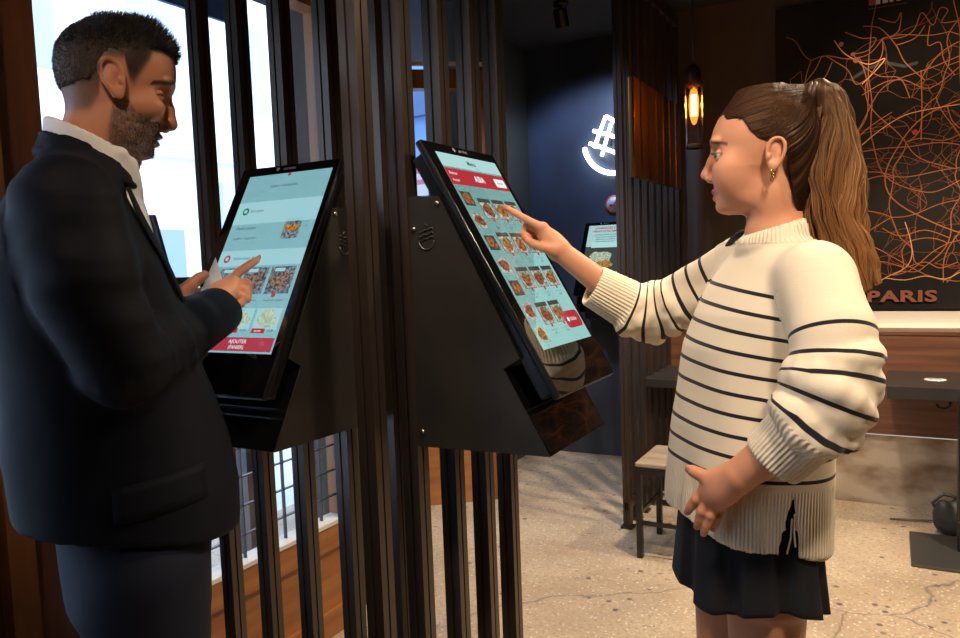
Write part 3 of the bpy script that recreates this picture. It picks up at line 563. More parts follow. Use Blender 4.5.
# ------------------------------------------------------------------ implicit surface tool (smooth unions -> one continuous mesh)
def smin(a,b,k):
    if k<=0: return np.minimum(a,b)
    h=np.maximum(k-np.abs(a-b),0)/k; return np.minimum(a,b)-h*h*k*.25
class Vol:
    def __init__(s,lo,hi,h):
        s.lo=np.array(lo,np.float32); s.h=h; s.n=[int(math.ceil((hi[i]-lo[i])/h))+1 for i in range(3)]
        s.f=np.full(s.n,.5,np.float32); s.ax=[s.lo[i]+h*np.arange(s.n[i],dtype=np.float32) for i in range(3)]
    def blk(s,lo,hi):
        sl=[];
        for i in range(3):
            a=max(0,int(math.floor((lo[i]-s.lo[i])/s.h))); b=min(s.n[i],int(math.ceil((hi[i]-s.lo[i])/s.h))+1)
            if b<=a: return None,None
            sl.append(slice(a,b))
        X,Y,Z=np.meshgrid(*[s.ax[i][sl[i]] for i in range(3)],indexing='ij',sparse=True); return tuple(sl),(X,Y,Z)
    def op(s,fn,lo,hi,k=0,mode='u',m=.03):
        m=m+k; lo=[v-m for v in lo]; hi=[v+m for v in hi]
        sl,P=s.blk(lo,hi)
        if sl is None: return s
        d=fn(*P); g=s.f[sl]
        if mode=='u': s.f[sl]=smin(g,d,k)
        elif mode=='s': s.f[sl]=-smin(-g,d,k)
        elif mode=='i': s.f[sl]=-smin(-g,-d,k)
        return s
    def cap(s,a,b,ra,rb=None,k=0,mode='u',sc=None):
        rb=ra if rb is None else rb; a=np.array(a,float); b=np.array(b,float); ab=b-a; L2=max(ab@ab,1e-9); r=max(ra,rb)
        def fn(X,Y,Z):
            t=np.clip(((X-a[0])*ab[0]+(Y-a[1])*ab[1]+(Z-a[2])*ab[2])/L2,0,1)
            return np.sqrt((X-a[0]-t*ab[0])**2+(Y-a[1]-t*ab[1])**2+(Z-a[2]-t*ab[2])**2)-(ra+(rb-ra)*t)
        return s.op(fn,np.minimum(a,b)-r,np.maximum(a,b)+r,k,mode)
    def chain(s,pts,rs,k=0,mode='u'):
        for i in range(len(pts)-1): s.cap(pts[i],pts[i+1],rs[i],rs[i+1],k if i==0 or mode=='s' else max(k*.3,.001),mode)
        return s
    def ell(s,c,r,k=0,mode='u',R=None):
        c=np.array(c,float); r=np.array(r,float); Rm=np.eye(3) if R is None else np.array(R)
        def fn(X,Y,Z):
            x,y,z=X-c[0],Y-c[1],Z-c[2]
            u=(Rm[0][0]*x+Rm[0][1]*y+Rm[0][2]*z); v=(Rm[1][0]*x+Rm[1][1]*y+Rm[1][2]*z); w=(Rm[2][0]*x+Rm[2][1]*y+Rm[2][2]*z)
            k0=np.sqrt((u/r[0])**2+(v/r[1])**2+(w/r[2])**2)+1e-6; k1=np.sqrt((u/r[0]**2)**2+(v/r[1]**2)**2+(w/r[2]**2)**2)+1e-6
            return k0*(k0-1)/k1
        return s.op(fn,c-r.max(),c+r.max(),k,mode)
    def loft(s,keys,k=0,mode='u',n=2.2,yaw=0,front=None):
        """keys: (z,cx,cy,rx,ry) elliptical sections, rotated by yaw about the section centre"""
        K=np.array(sorted(keys),float); zs=K[:,0]
        def fn(X,Y,Z):
            z=Z[0,0,:]; cx,cy_,rx,ry=[np.interp(z,zs,K[:,i])[None,None,:] for i in (1,2,3,4)]
            x=X-cx; y=Y-cy_
            if yaw: x,y=x*math.cos(yaw)+y*math.sin(yaw),-x*math.sin(yaw)+y*math.cos(yaw)
            rho=((np.abs(x)/rx)**n+(np.abs(y)/ry)**n)**(1/n); d=(rho-1)*np.minimum(rx,ry)
            return np.maximum(d,np.maximum(Z-zs[-1],zs[0]-Z))
        R=(K[:,3:5].max()); return s.op(fn,(K[:,1].min()-R,K[:,2].min()-R,zs[0]),(K[:,1].max()+R,K[:,2].max()+R,zs[-1]),k,mode)
    def head(s,secs,sg,k=0):
        """face loft: (z,front,back,halfwidth); sg=+1 faces +x"""
        K=np.array(sorted(secs),float); zs=K[:,0]
        def fn(X,Y,Z):
            z=Z[0,0,:]; xf,xb,hw=[np.interp(z,zs,K[:,i])[None,None,:] for i in (1,2,3)]
            c=xb+(xf-xb)*.30; x=X*sg-c; rx=np.where(x>0,xf-c,c-xb); rx=np.maximum(rx,.004)
            rho=((np.abs(x)/rx)**2.0+(np.abs(Y)/hw)**2.0)**(1/2.0)
            return np.maximum((rho-1)*np.minimum(hw,.045),np.maximum(Z-zs[-1],zs[0]-Z))
        xs=[sg*K[:,1].max(),sg*K[:,2].min()]
        return s.op(fn,(min(xs),-K[:,3].max(),zs[0]),(max(xs),K[:,3].max(),zs[-1]),k)
    def fn(s,f,lo,hi,k=0,mode='u'): return s.op(f,lo,hi,k,mode)
    def mesh(s,smooth=1):
        f=s.f; f=np.where(f==0,1e-6,f); sg=f<0; h=s.h
        c=[(0,0,0),(1,0,0),(0,1,0),(1,1,0),(0,0,1),(1,0,1),(0,1,1),(1,1,1)]
        nx,ny,nz=f.shape; cnt=np.zeros((nx-1,ny-1,nz-1),np.int8)
        for a in c: cnt+=sg[a[0]:nx-1+a[0],a[1]:ny-1+a[1],a[2]:nz-1+a[2]]
        act=(cnt>0)&(cnt<8); I=np.argwhere(act); vid=np.full(act.shape,-1,np.int64); vid[act]=np.arange(len(I))
        vals=[f[I[:,0]+a[0],I[:,1]+a[1],I[:,2]+a[2]] for a in c]
        acc=np.zeros((len(I),3)); n=np.zeros(len(I))
        for a in range(8):
            for b in range(a+1,8):
                d=np.array(c[b])-np.array(c[a])
                if np.abs(d).sum()!=1: continue
                cr=(vals[a]<0)!=(vals[b]<0); t=np.where(cr,vals[a]/np.where(cr,vals[a]-vals[b],1),0)
                acc+=np.where(cr[:,None],np.array(c[a])[None]+t[:,None]*d[None],0); n+=cr
        V=(I+acc/n[:,None])*h+s.lo
        F=[]
        for ax in range(3):
            o=[0,0,0]; o[ax]=1; b,cc=[(1,2),(2,0),(0,1)][ax]
            A=sg[:nx-o[0],:ny-o[1],:nz-o[2]]; B=sg[o[0]:,o[1]:,o[2]:]; E=np.argwhere(A!=B); E=E[(E[:,b]>0)&(E[:,cc]>0)&(E[:,b]<f.shape[b]-1)&(E[:,cc]<f.shape[cc]-1)]
            ins=sg[E[:,0],E[:,1],E[:,2]]
            def g(db,dc): q=E.copy(); q[:,b]+=db; q[:,cc]+=dc; return vid[q[:,0],q[:,1],q[:,2]]
            Q=np.stack([g(-1,-1),g(0,-1),g(0,0),g(-1,0)],1); Q[~ins]=Q[~ins][:,::-1]; F.append(Q)
        F=np.concatenate(F)
        for _ in range(smooth): V=relax(V,F)
        return V,F
def relax(V,F,w=.5):
    A=np.zeros_like(V); n=np.zeros(len(V))
    for i in range(4):
        a,b=F[:,i],F[:,(i+1)%4]
        for k in range(3): A[:,k]+=np.bincount(a,V[b,k],len(V))+np.bincount(b,V[a,k],len(V))
        n+=np.bincount(a,minlength=len(V))+np.bincount(b,minlength=len(V))
    return V*(1-w)+w*A/np.maximum(n,1)[:,None]
def vnormals(V,F):
    N=np.cross(V[F[:,2]]-V[F[:,0]],V[F[:,3]]-V[F[:,1]]); R=np.zeros_like(V)
    for i in range(4):
        for k in range(3): R[:,k]+=np.bincount(F[:,i],N[:,k],len(V))
    return R/(np.linalg.norm(R,axis=1)[:,None]+1e-12)
def npobj(name,V,F,m_,parent,col=None,attrs=None):
    me=bpy.data.meshes.new(name); me.vertices.add(len(V)); me.vertices.foreach_set('co',np.ascontiguousarray(V,np.float32).ravel())
    F=np.asarray(F); k=F.shape[1]; me.loops.add(F.size); me.loops.foreach_set('vertex_index',F.astype(np.int32).ravel())
    me.polygons.add(len(F)); me.polygons.foreach_set('loop_start',np.arange(0,F.size,k,dtype=np.int32)); me.polygons.foreach_set('loop_total',np.full(len(F),k,np.int32))
    me.update(calc_edges=True); me.polygons.foreach_set('use_smooth',np.ones(len(F),bool)); me.materials.append(m_)
    if col is not None:
        a=me.color_attributes.new('col','FLOAT_COLOR','POINT'); c=np.ones((len(V),4),np.float32); c[:,:3]=col; a.data.foreach_set('color',c.ravel())
    for kx,va in (attrs or {}).items():
        a=me.attributes.new(kx,'FLOAT','POINT'); a.data.foreach_set('value',np.asarray(va,np.float32))
    me.validate(); o=bpy.data.objects.new(name,me); COL.objects.link(o); o.parent=parent; return o
def merge(*VF):
    o=0; V=[];F=[]
    for v,f in VF: V.append(v); F.append(f+o); o+=len(v)
    return np.concatenate(V),np.concatenate(F)
def wig(P,fr,seed,oct=3):
    r=np.random.default_rng(seed); out=np.zeros(len(P)); a=1
    for o in range(oct):
        for _ in range(4):
            d=r.normal(size=3); d/=np.linalg.norm(d); out+=a*np.sin(P@d*fr*6.283+r.uniform(0,6.283)+1.3*np.sin(P@r.normal(size=3)*fr*2))
        fr*=1.9; a*=.55
    return out/6
def strands(guides,rad,seg=4):
    """guides (n,k,3), rad (n,k) -> tube mesh"""
    n,k,_=guides.shape; T=np.gradient(guides,axis=1); T/=np.linalg.norm(T,axis=2,keepdims=True)+1e-9
    ref=np.array([.31,.84,.44]); A=np.cross(T,ref); A/=np.linalg.norm(A,axis=2,keepdims=True)+1e-9; B=np.cross(T,A)
    V=np.zeros((n,k,seg,3))
    for s_ in range(seg):
        w=6.2832*s_/seg; V[:,:,s_]=guides+rad[:,:,None]*(A*math.cos(w)+B*math.sin(w))
    idx=np.arange(n*k*seg).reshape(n,k,seg); r_=np.roll(idx,-1,axis=2)
    F=np.stack([idx[:,:-1],r_[:,:-1],r_[:,1:],idx[:,1:]],-1).reshape(-1,4)
    return V.reshape(-1,3),F
def segd(P,pts):
    """distance to polyline, arclength, segment-relative"""
    best=np.full(len(P),9.); L=0; D=[];AR=[]
    for i in range(len(pts)-1):
        a=np.array(pts[i]);ab=np.array(pts[i+1])-a; l=np.linalg.norm(ab); t=np.clip((P-a)@ab/(l*l),0,1); d=np.linalg.norm(P-a-t[:,None]*ab,axis=1)
        tu=(P-a)@ab/(l*l); tu=np.clip(tu,-.25 if i else -9,1.25 if i<len(pts)-2 else 9); best=np.minimum(best,d); D.append(d); AR.append(L+tu*l); L+=l
    D=np.array(D); w=np.exp(-(D-best[None])/.012); return best,(w*np.array(AR)).sum(0)/w.sum(0)
def frame(px,z):
    c=at(px,250,z); a=math.atan2(c[0],c[1]); ey=np.array([math.sin(a),math.cos(a),0]); ex=np.array([math.cos(a),-math.sin(a),0]); return c,ex,ey,a
def locf(fr):
    c,ex,ey,_=fr
    def L(px,py,yl):
        d=fwd+CR*(px-480)/FPX-CU*(py-319)/FPX; t=((c+ey*yl-CC)@ey)/(d@ey); q=CC+d*t-np.array([c[0],c[1],0]); return np.array([q@ex,yl,q[2]])
    return L
# shared cloth / skin / hair materials
skin=mat('skin',(.6,.35,.25,1),.48,0,.4,attr='col',sub=.12,bump=((350,350,350),.10,.0006))
eye_m=mat('eye',(.7,.7,.7,1),.08,0,.6,attr='col')
def hairmat(name,rough,sc):
    m=mat(name,(.1,.05,.03,1),rough,0,.22,attr='col'); N=m.node_tree.nodes; L=m.node_tree.links; b=N['Principled BSDF']
    b.inputs['Specular Tint'].default_value=(1,.68,.42,1)
    a=N.new('ShaderNodeAttribute'); a.attribute_name='phi'; n=N.new('ShaderNodeTexNoise'); n.noise_dimensions='1D'; n.inputs['Scale'].default_value=sc; n.inputs['Detail'].default_value=6
    L.new(a.outputs['Fac'],n.inputs['W']); q=N.new('ShaderNodeBump'); q.inputs['Strength'].default_value=.55; q.inputs['Distance'].default_value=.003; L.new(n.outputs['Fac'],q.inputs['Height']); L.new(q.outputs['Normal'],b.inputs['Normal'])
    mx=N.new('ShaderNodeMix'); mx.data_type='RGBA'; mx.blend_type='MULTIPLY'; mx.inputs['Factor'].default_value=.8
    r=N.new('ShaderNodeMapRange'); r.inputs['From Min'].default_value=.3; r.inputs['From Max'].default_value=.7; r.inputs['To Min'].default_value=.45; r.inputs['To Max'].default_value=1.35; L.new(n.outputs['Fac'],r.inputs['Value'])
    at_=[x for x in N if x.type=='ATTRIBUTE' and x.attribute_name=='col'][0]; L.new(at_.outputs['Color'],mx.inputs['A']); L.new(r.outputs['Result'],mx.inputs['B']); L.new(mx.outputs['Result'],b.inputs['Base Color'])
    return m
def lerp(a,b,t): t=np.clip(t,0,1); return np.asarray(a)[None]*(1-t[:,None])+np.asarray(b)[None]*t[:,None]
def mixc(C,c,m): m=np.clip(m,0,1)[:,None]; return C*(1-m)+np.array(c)[None]*m
def ear(v,c,sg,a=.030,b=.018,side=-1,tilt=.15):
    """ear at c on the side of the head; sg facing"""
    ct,st=math.cos(tilt*sg),math.sin(tilt*sg)
    R=[[ct,0,st],[0,1,0],[-st,0,ct]]; c=np.array(c)
    v.ell(c+np.array([0,side*.002,0]),(b*.85,.006,a*.9),.006,'u',R)
    def rim(X,Y,Z):
        x,y,z=X-c[0],Y-c[1]-side*(.008+ (X-c[0])*(-sg)*.25),Z-c[2]; u=ct*x+st*z; w=-st*x+ct*z
        bb=b*(1+.25*np.clip(w/a,-1,1)); e=np.sqrt((u/bb)**2+(w/a)**2); return np.sqrt(((e-1)*np.minimum(bb,a))**2+y*y)-.0033
    v.fn(rim,c-.04,c+.04,.004)
    v.ell(c+np.array([sg*.006,side*.010,-.004]),(.0065,.006,.010),.004,'s',R)
    v.ell(c+np.array([-sg*.003,side*.011,.010]),(.008,.0045,.012),.004,'s',R)
    v.ell(c+np.array([sg*.011,side*.006,-.006]),(.0035,.005,.006),.003,'u',R)
    v.ell(c+np.array([sg*.002,side*.004,-a*.88]),(.0075,.0045,.009),.004,'u',R)
def eye_skin(v,c,sg,open_=.0045,r=.0126):
    c=np.array(c)
    v.ell(c+np.array([sg*.010,0,0]),(.011,.019,.0125),.010,'s')
    def lid(X,Y,Z):
        x,y,z=X-c[0],Y-c[1],Z-c[2]; s_=np.sqrt(x*x+y*y+z*z)-r
        w=np.sqrt((y/.0155)**2+(z/open_)**2); cut=np.where(x*sg>0,(1-w)*open_*.8,-.01)
        return np.maximum(s_,cut)
    v.fn(lid,c-r,c+r,.0025)
def eyeball(parent,c,sg,gaze,r=.0117,name='eye',iris=(.10,.06,.03),scl=(.42,.37,.34)):
    V=[];F=[];n=24;m=16
    g=np.array(gaze,float); g/=np.linalg.norm(g)
    a=np.cross(g,[0,0,1]); a/=np.linalg.norm(a); b=np.cross(a,g)
    for i in range(m+1):
        th=math.pi*i/m
        for k in range(n):
            w=6.2832*k/n; V.append(np.array(c)+r*(g*math.cos(th)+math.sin(th)*(a*math.cos(w)+b*math.sin(w))))
    for i in range(m):
        for k in range(n): F.append((i*n+k,i*n+(k+1)%n,(i+1)*n+(k+1)%n,(i+1)*n+k))
    V=np.array(V); d=np.arccos(np.clip((V-np.array(c))@g/r,-1,1)); C=np.tile(scl,(len(V),1)); C[d<.62]=iris; C[d<.28]=(.005,.005,.005)
    return npobj(name,V,np.array(F)[:,::-1],eye_m,parent,C)
def nails(V,C,tips,colr):
    for (t,d,n,w,l) in tips:  # tip pos, finger dir, nail normal
        t=np.array(t);d=np.array(d)/np.linalg.norm(d);n=np.array(n,float);n-=d*(n@d);n/=np.linalg.norm(n);s_=np.cross(d,n)
        q=V-t; m=(np.abs(q@s_)<w)&(q@d>-l)&(q@n>.0005)&(np.linalg.norm(q,axis=1)<.014)
        C[m]=colr
    return C
# ================================================================== THE WOMAN
WF=frame(765,1.36); WL=locf(WF)
woman=thing('person','woman in cream striped jumper and black skirt with ponytail, touching the kiosk screen','person',(WF[0][0],WF[0][1],0),-WF[3])
SK=np.array([.60,.265,.145]); SKL=np.array([.64,.36,.24])
sg=-1
# ---- head and neck
v=Vol((-.135,-.105,1.38),(.13,.105,1.745),.00165)
v.ell((.006,0,1.632),(.085,.070,.080))
v.head([(1.685,.064,-.03,.052),(1.672,.076,-.03,.059),(1.655,.085,-.03,.0625),(1.638,.0905,-.03,.0645),(1.628,.0905,-.025,.0645),(1.614,.0865,-.02,.064),(1.600,.086,-.015,.064),(1.58,.0875,-.012,.0625),
 (1.562,.0885,-.008,.054),(1.548,.087,-.004,.048),(1.538,.0835,.0,.0445),(1.528,.0825,.002,.043),(1.519,.082,.006,.040),(1.511,.0795,.012,.036),(1.505,.072,.018,.028),(1.500,.060,.026,.016)],sg,.018)
v.cap((.020,0,1.57),(.022,0,1.42),.046,.050,.018); v.cap((.022,0,1.45),(.03,0,1.39),.052,.075,.03)
v.ell((.002,-.040,1.533),(.034,.013,.026),.030); v.ell((.002,.040,1.533),(.034,.013,.026),.030); v.ell((-.042,0,1.532),(.024,.038,.020),.020)      # jaw corners
v.ell((-.070,0,1.512),(.012,.015,.010),.012)                                                        # chin
for s_ in (-1,1):
    v.ell((-.058,s_*.042,1.578),(.022,.017,.020),.030)      # cheekbone / smile cheek
    v.ell((-.054,s_*.036,1.556),(.022,.017,.022),.028)
    v.ell((-.081,s_*.024,1.630),(.010,.022,.006),.010)
    v.ell((-.093,s_*.0095,1.5655),(.0085,.0065,.006),.005)
    v.ell((-.093,s_*.0055,1.5612),(.004,.0032,.0025),.002,'s')
v.cap((-.083,0,1.618),(-.0925,0,1.598),.006,.0062,.008); v.cap((-.0915,0,1.598),(-.1015,0,1.5765),.0062,.0085,.006)
v.ell((-.0985,0,1.5725),(.0105,.009,.0068),.005)
v.ell((-.0865,0,1.5515),(.003,.004,.006),.003,'s')
for s_ in (-1,1):
    pass
    v.cap((-.0865,0,1.5425),(-.0785,s_*.016,1.5418),.0044,.0038,.004); v.cap((-.0785,s_*.016,1.5418),(-.0710,s_*.0285,1.5455),.0038,.0024,.004); v.cap((-.0838,0,1.5305),(-.0765,s_*.014,1.5325),.0050,.0042,.004); v.cap((-.0765,s_*.014,1.5325),(-.0710,s_*.0275,1.5440),.0042,.0022,.004)
for s_ in (-1,1):
    v.cap((-.092,0,1.5370),(-.0805,s_*.016,1.5378),.0011,.0011,.0015,'s'); v.cap((-.0805,s_*.016,1.5378),(-.0700,s_*.0300,1.5455),.0012,.0012,.002,'s')
EZ=1.6035
for s_ in (-1,1): eye_skin(v,(-.0725,s_*.0325,EZ),sg,.0043)
ear(v,(.018,-.070,1.596),sg,.0235,.0135,-1); ear(v,(.018,.070,1.596),sg,.0235,.0135,1)
Vh,Fh=v.mesh(1)
def face_col(V,base,lip,brow,bx,by,bz,ez,ex_,lipz,lipx,sg,hw=.020,teeth=None):
    C=np.tile(base,(len(V),1)); X=V[:,0]*sg; Y=V[:,1]; Z=V[:,2]
    return C,X,Y,Z
C,X,Y,Z=face_col(Vh,SK,0,0,0,0,0,0,0,0,0,sg)
C=mixc(C,(.66,.30,.21),.45*np.exp(-(((np.abs(Y)-.045)/.022)**2+((Z-1.572)/.022)**2))*(X>.02))
C=mixc(C,(.62,.27,.19),.5*np.exp(-((X-.107)/.012)**2-(Y/.012)**2-((Z-1.572)/.01)**2))
lipm=np.exp(-np.maximum(0,(np.abs(Z-(1.5375+np.abs(Y)*.13))/(.0088*np.sqrt(np.clip(1-(Y/.031)**2,.02,1))))**6))*(X>.062)*(np.abs(Y)<.0295); C=mixc(C,(.42,.095,.085),lipm*.9)
tm=(np.abs(Z-(1.5372+np.abs(Y)*.15))<.0012)&(X>.072)&(np.abs(Y)<.019); C[tm]=(.50,.40,.34)
bz=1.6205+.010*np.clip((np.abs(Y)-.010)/.022,0,1)-.010*np.clip((np.abs(Y)-.034)/.02,0,1); brow=np.exp(-((Z-bz)/.0034)**4)*(np.abs(Y)>.011)*(np.abs(Y)<.054)*(X>.03); C=mixc(C,(.085,.040,.025),brow*.85)
er=np.sqrt((np.abs(Y)-.0325)**2/.0175**2+(Z-EZ)**2/.0052**2); C=mixc(C,(.10,.05,.04),np.exp(-((er-1)/.22)**2)*(X>.055)*.85*(Z>EZ-.003))
C=mixc(C,(.45,.25,.18),.35*np.exp(-((Z-EZ-.008)/.006)**2-((np.abs(Y)-.033)/.018)**2)*(X>.05))
head_part=(Vh,Fh,C)
# ---- hands
def hand_vol(lo,hi,h,build):
    q=Vol(lo,hi,h); build(q); return q.mesh(1)
def pts(*a): return [WL(*p) for p in a]
# far (right) hand pointing at the screen
wrist=WL(560,251,.105); elb_f=np.array([-.235,.175,1.290]); sh_f=np.array([-.060,.150,1.400])
tip=WL(504.6,207,.082)
idx=[WL(543,228,.092),WL(526.5,219.5,.088),WL(514.5,212.5,.085),tip]
mid=[WL(541,231,.106),WL(527,225,.104),WL(523,233,.101),WL(530,238,.100)]
rin=[WL(542,235,.121),WL(529,231,.121),WL(527,239,.117),WL(535,242,.116)]
pin=[WL(545,239,.135),WL(534,237,.136),WL(534,244,.133),WL(541,246,.131)]
thb=[WL(553,250,.088),WL(543,247,.078),WL(533,243.5,.078),WL(524.5,238,.082)]
def far_hand(q):
    q.cap(elb_f,wrist,.036,.0225); 
    for f,r in ((idx,.0100),(mid,.0100),(rin,.0095),(pin,.0085)):
        q.cap(wrist+(f[0]-wrist)*.12,f[0],.0175,r*1.18,.014)
    q.ell((wrist*.45+idx[0]*.3+pin[0]*.25),(.022,.026,.020),.016)
    q.chain(idx,[.0092,.0082,.0074,.0058],.005); q.chain(mid,[.0094,.0086,.0078,.0064],.004); q.chain(rin,[.009,.0083,.0075,.006],.004); q.chain(pin,[.008,.0072,.0066,.0054],.004)
    q.chain(thb,[.014,.0105,.0092,.0068],.008)
    for f in (idx,mid,rin,pin): q.ell(f[0]+np.array([.001,0,.004]),(.008,.008,.007),.006)
lo=np.minimum.reduce([wrist,tip,elb_f])-.06; hi=np.maximum.reduce([wrist,tip,elb_f])+.06
h1=hand_vol(lo,hi,.0019,far_hand)
# near (left) hand resting on the belly
w2=WL(741,474,-.205); elb_n=np.array([.090,-.225,1.180]); sh_n=np.array([.100,-.150,1.365])
YH=-.190
Idx=[WL(707,478,YH-.006),WL(699,474,YH-.004),WL(693,471,YH),WL(689,469,YH+.004)]
i2=[WL(706,489,YH-.002),WL(696,499,YH),WL(691,506,YH+.004),WL(687.5,512,YH+.008)]
i3=[WL(709,497,YH-.004),WL(702,511,YH-.004),WL(699.5,519,YH),WL(697,526.5,YH+.004)]
i4=[WL(715,502,YH-.004),WL(710,515,YH-.004),WL(706.5,525,YH-.001),WL(703.5,533.5,YH+.003)]
i5=[WL(721,504,YH+.004),WL(718,515,YH+.006),WL(715.5,522,YH+.010),WL(713,529,YH+.014)]
def near_hand(q):
    q.cap(elb_n,w2,.038,.0245)
    q.cap(elb_n*.45+w2*.55,w2,.034,.0245,.01)
    for f,r in ((i2,.0105),(i3,.0105),(i4,.010),(i5,.009)): q.cap(w2+(f[0]-w2)*.15,f[0],.019,r*1.12,.014)
    q.ell(w2*.4+i3[0]*.6,(.026,.016,.026),.016)
    q.chain([w2+(Idx[0]-w2)*.35]+Idx,[.0165,.0125,.0105,.0095,.0072],.010)
    q.chain(i2,[.0098,.0088,.0080,.0062],.0035); q.chain(i3,[.0098,.0088,.0080,.0062],.0035); q.chain(i4,[.0094,.0086,.0078,.006],.0035); q.chain(i5,[.0086,.0076,.0068,.0054],.0035)
    for f in (i2,i3,i4,i5): q.ell(f[0]+np.array([0,-.004,.001]),(.008,.0075,.008),.006); q.ell(f[1]+np.array([0,-.003,0]),(.0075,.007,.0072),.003)
lo=np.minimum.reduce([w2,elb_n]+[i3[3],i2[3]])-.06; hi=np.maximum.reduce([w2,elb_n,i3[3]])+.06
h2=hand_vol(lo,hi,.0019,near_hand)
# ---- legs (hips to feet), coarse trunk under the clothes joins everything
leg=Vol((-.22,-.24,0),(.22,.24,1.46),.006)
YAW=math.radians(31)
hipc=np.array([-.035,0,.86])
dv=np.array([math.sin(-YAW)*1,0,0]); side=np.array([.52,-.85,0]); fwdv=np.array([-.85,-.52,0])
leg.loft([(.80,-.035,0,.09,.13),(.90,-.035,0,.095,.135),(1.02,-.03,0,.08,.115),(1.20,-.01,0,.095,.135),(1.33,.015,0,.085,.150),(1.41,.02,0,.05,.08),(1.45,.022,0,.04,.04)],.0,yaw=YAW)
for s_,o in ((1,0),(-1,0)):
    hip=np.array([-.035,0,.84])+side*.064*s_; knee=np.array([-.035,0,.47])+side*.070*s_+fwdv*.012; ank=np.array([-.02,0,.085])+side*.062*s_
    leg.cap(hip,knee,.072,.050,.02); calf=knee*.7+ank*.3-fwdv*.012; leg.cap(knee,calf,.050,.052,.02); leg.cap(calf,ank,.051,.034,.02)
    leg.ell(knee+fwdv*.012,(.04,.04,.045),.02); leg.cap(ank,ank+fwdv*.10-np.array([0,0,.045]),.034,.026,.02)
V3,F3=leg.mesh(1)
Vb,Fb=merge((Vh,Fh),h1,h2,(V3,F3)); Cb=np.concatenate([C,np.tile(SK*.97,(len(h1[0]),1)),np.tile(SK*.93,(len(h2[0]),1)),np.tile(SK*.85,(len(V3),1))])
nr=np.array([.50,.10,.09]); tl=[]
for f,n_ in ((idx,(0,-.5,1)),(mid,(0,-1,.4)),(rin,(0,-1,.4)),(thb,(-.3,-1,.3))): tl.append((f[3],f[3]-f[2],n_,.0048,.006))
Cb=nails(Vb,Cb,tl,(.50,.12,.10))
Cb=nails(Vb,Cb,[(f[3],f[3]-f[2],(-.4,-1,.1),.0046,.006) for f in (Idx,i2,i3,i4,i5)],(.40,.17,.13))
for f in (i2,i3,i4,i5,Idx): Cb=mixc(Cb,SK*np.array([.85,.7,.65]),.5*np.exp(-(np.linalg.norm(Vb-f[1],axis=1)/.009)**2))
npobj('body',Vb,Fb,skin,woman,Cb)
for s_ in (-1,1): eyeball(woman,(-.0728,s_*.0325,EZ),sg,(-1,-.30,-.10))
# lashes
ls=[]
for s_ in (-1,1):
    for k in np.linspace(-1,1,17):
        y=s_*.0325+k*.0125; p=np.array([-.0728-.0128*math.sqrt(max(0,1-(k*.9)**2)),y,EZ+.0028]); ls.append(np.linspace(p,p+np.array([-.0065,k*.003,.0035]),4))
g=np.array(ls); g[:,2,2]-=.0006; Vq,Fq=strands(g,np.tile([.0004,.00035,.0002,.0001],(len(g),1)),3); npobj('eyelashes',Vq,Fq,mat('lash_black',(.01,.006,.005,1),.5),woman)
# ---- hair cap
hm_w=hairmat('brown_hair',.36,26)
v=Vol((-.11,-.10,1.45),(.13,.10,1.745),.002)
v.ell((.007,0,1.634),(.0885,.0755,.0845)); v.head([(1.72,.045,-.03,.045),(1.700,.058,-.03,.052),(1.685,.0672,-.03,.056),(1.672,.0785,-.03,.0622),(1.655,.0872,-.03,.0655),(1.640,.092,-.03,.0675)],-1,.012); v.cap((.045,0,1.69),(.072,0,1.703),.030,.017,.03); v.ell((.035,0,1.585),(.056,.063,.085),.02); v.ell((.040,0,1.525),(.036,.050,.045),.03)
hx=np.array([-.12,-.074,-.066,-.034,-.020,-.008,.010,.026,.034,.040,.048,.055,.2]); hz=np.array([1.668,1.668,1.668,1.654,1.634,1.622,1.620,1.618,1.600,1.565,1.520,1.480,1.43])
def below(X,Y,Z): 
    line=np.interp(X[:,0,0],hx,hz)[:,None,None]+.004*np.sin(Y*180)-.010*(np.abs(Y)<.03)*0
    line=line+np.where(X<-.03,(1-np.minimum(np.abs(Y)/.06,1)**2)*(.004),0)
    return (Z-line)*.8
v.fn(lambda X,Y,Z:-below(X,Y,Z),(-.2,-.2,1.4),(.2,.2,1.8),.004,'i')
Vc,Fc=v.mesh(2)
T0=np.array([.078,0,1.705]); q=Vc-T0; phi=np.arctan2(q[:,1],-(q[:,2]*.85-q[:,0]*.2)); rr=np.linalg.norm(q,axis=1)
q2=Vc-np.array([.0,0,1.625]); ang=np.arctan2(q2[:,1],q2[:,2]); 
nrm=vnormals(Vc,Fc); Vc=Vc+nrm*((.0004*np.sin(phi*95)+.0003*np.sin(phi*41+rr*20))*np.clip((Vc[:,2]-1.58)/.05,0.15,1))[:,None]
Ch=lerp((.038,.015,.008),(.020,.009,.005),(Vc[:,0]+.05)/.1); Ch=mixc(Ch,(.075,.032,.014),.5*(np.sin(phi*23)+np.sin(phi*57)>.7))
npobj('hair',Vc,Fc,hm_w,woman,Ch,{'phi':phi})
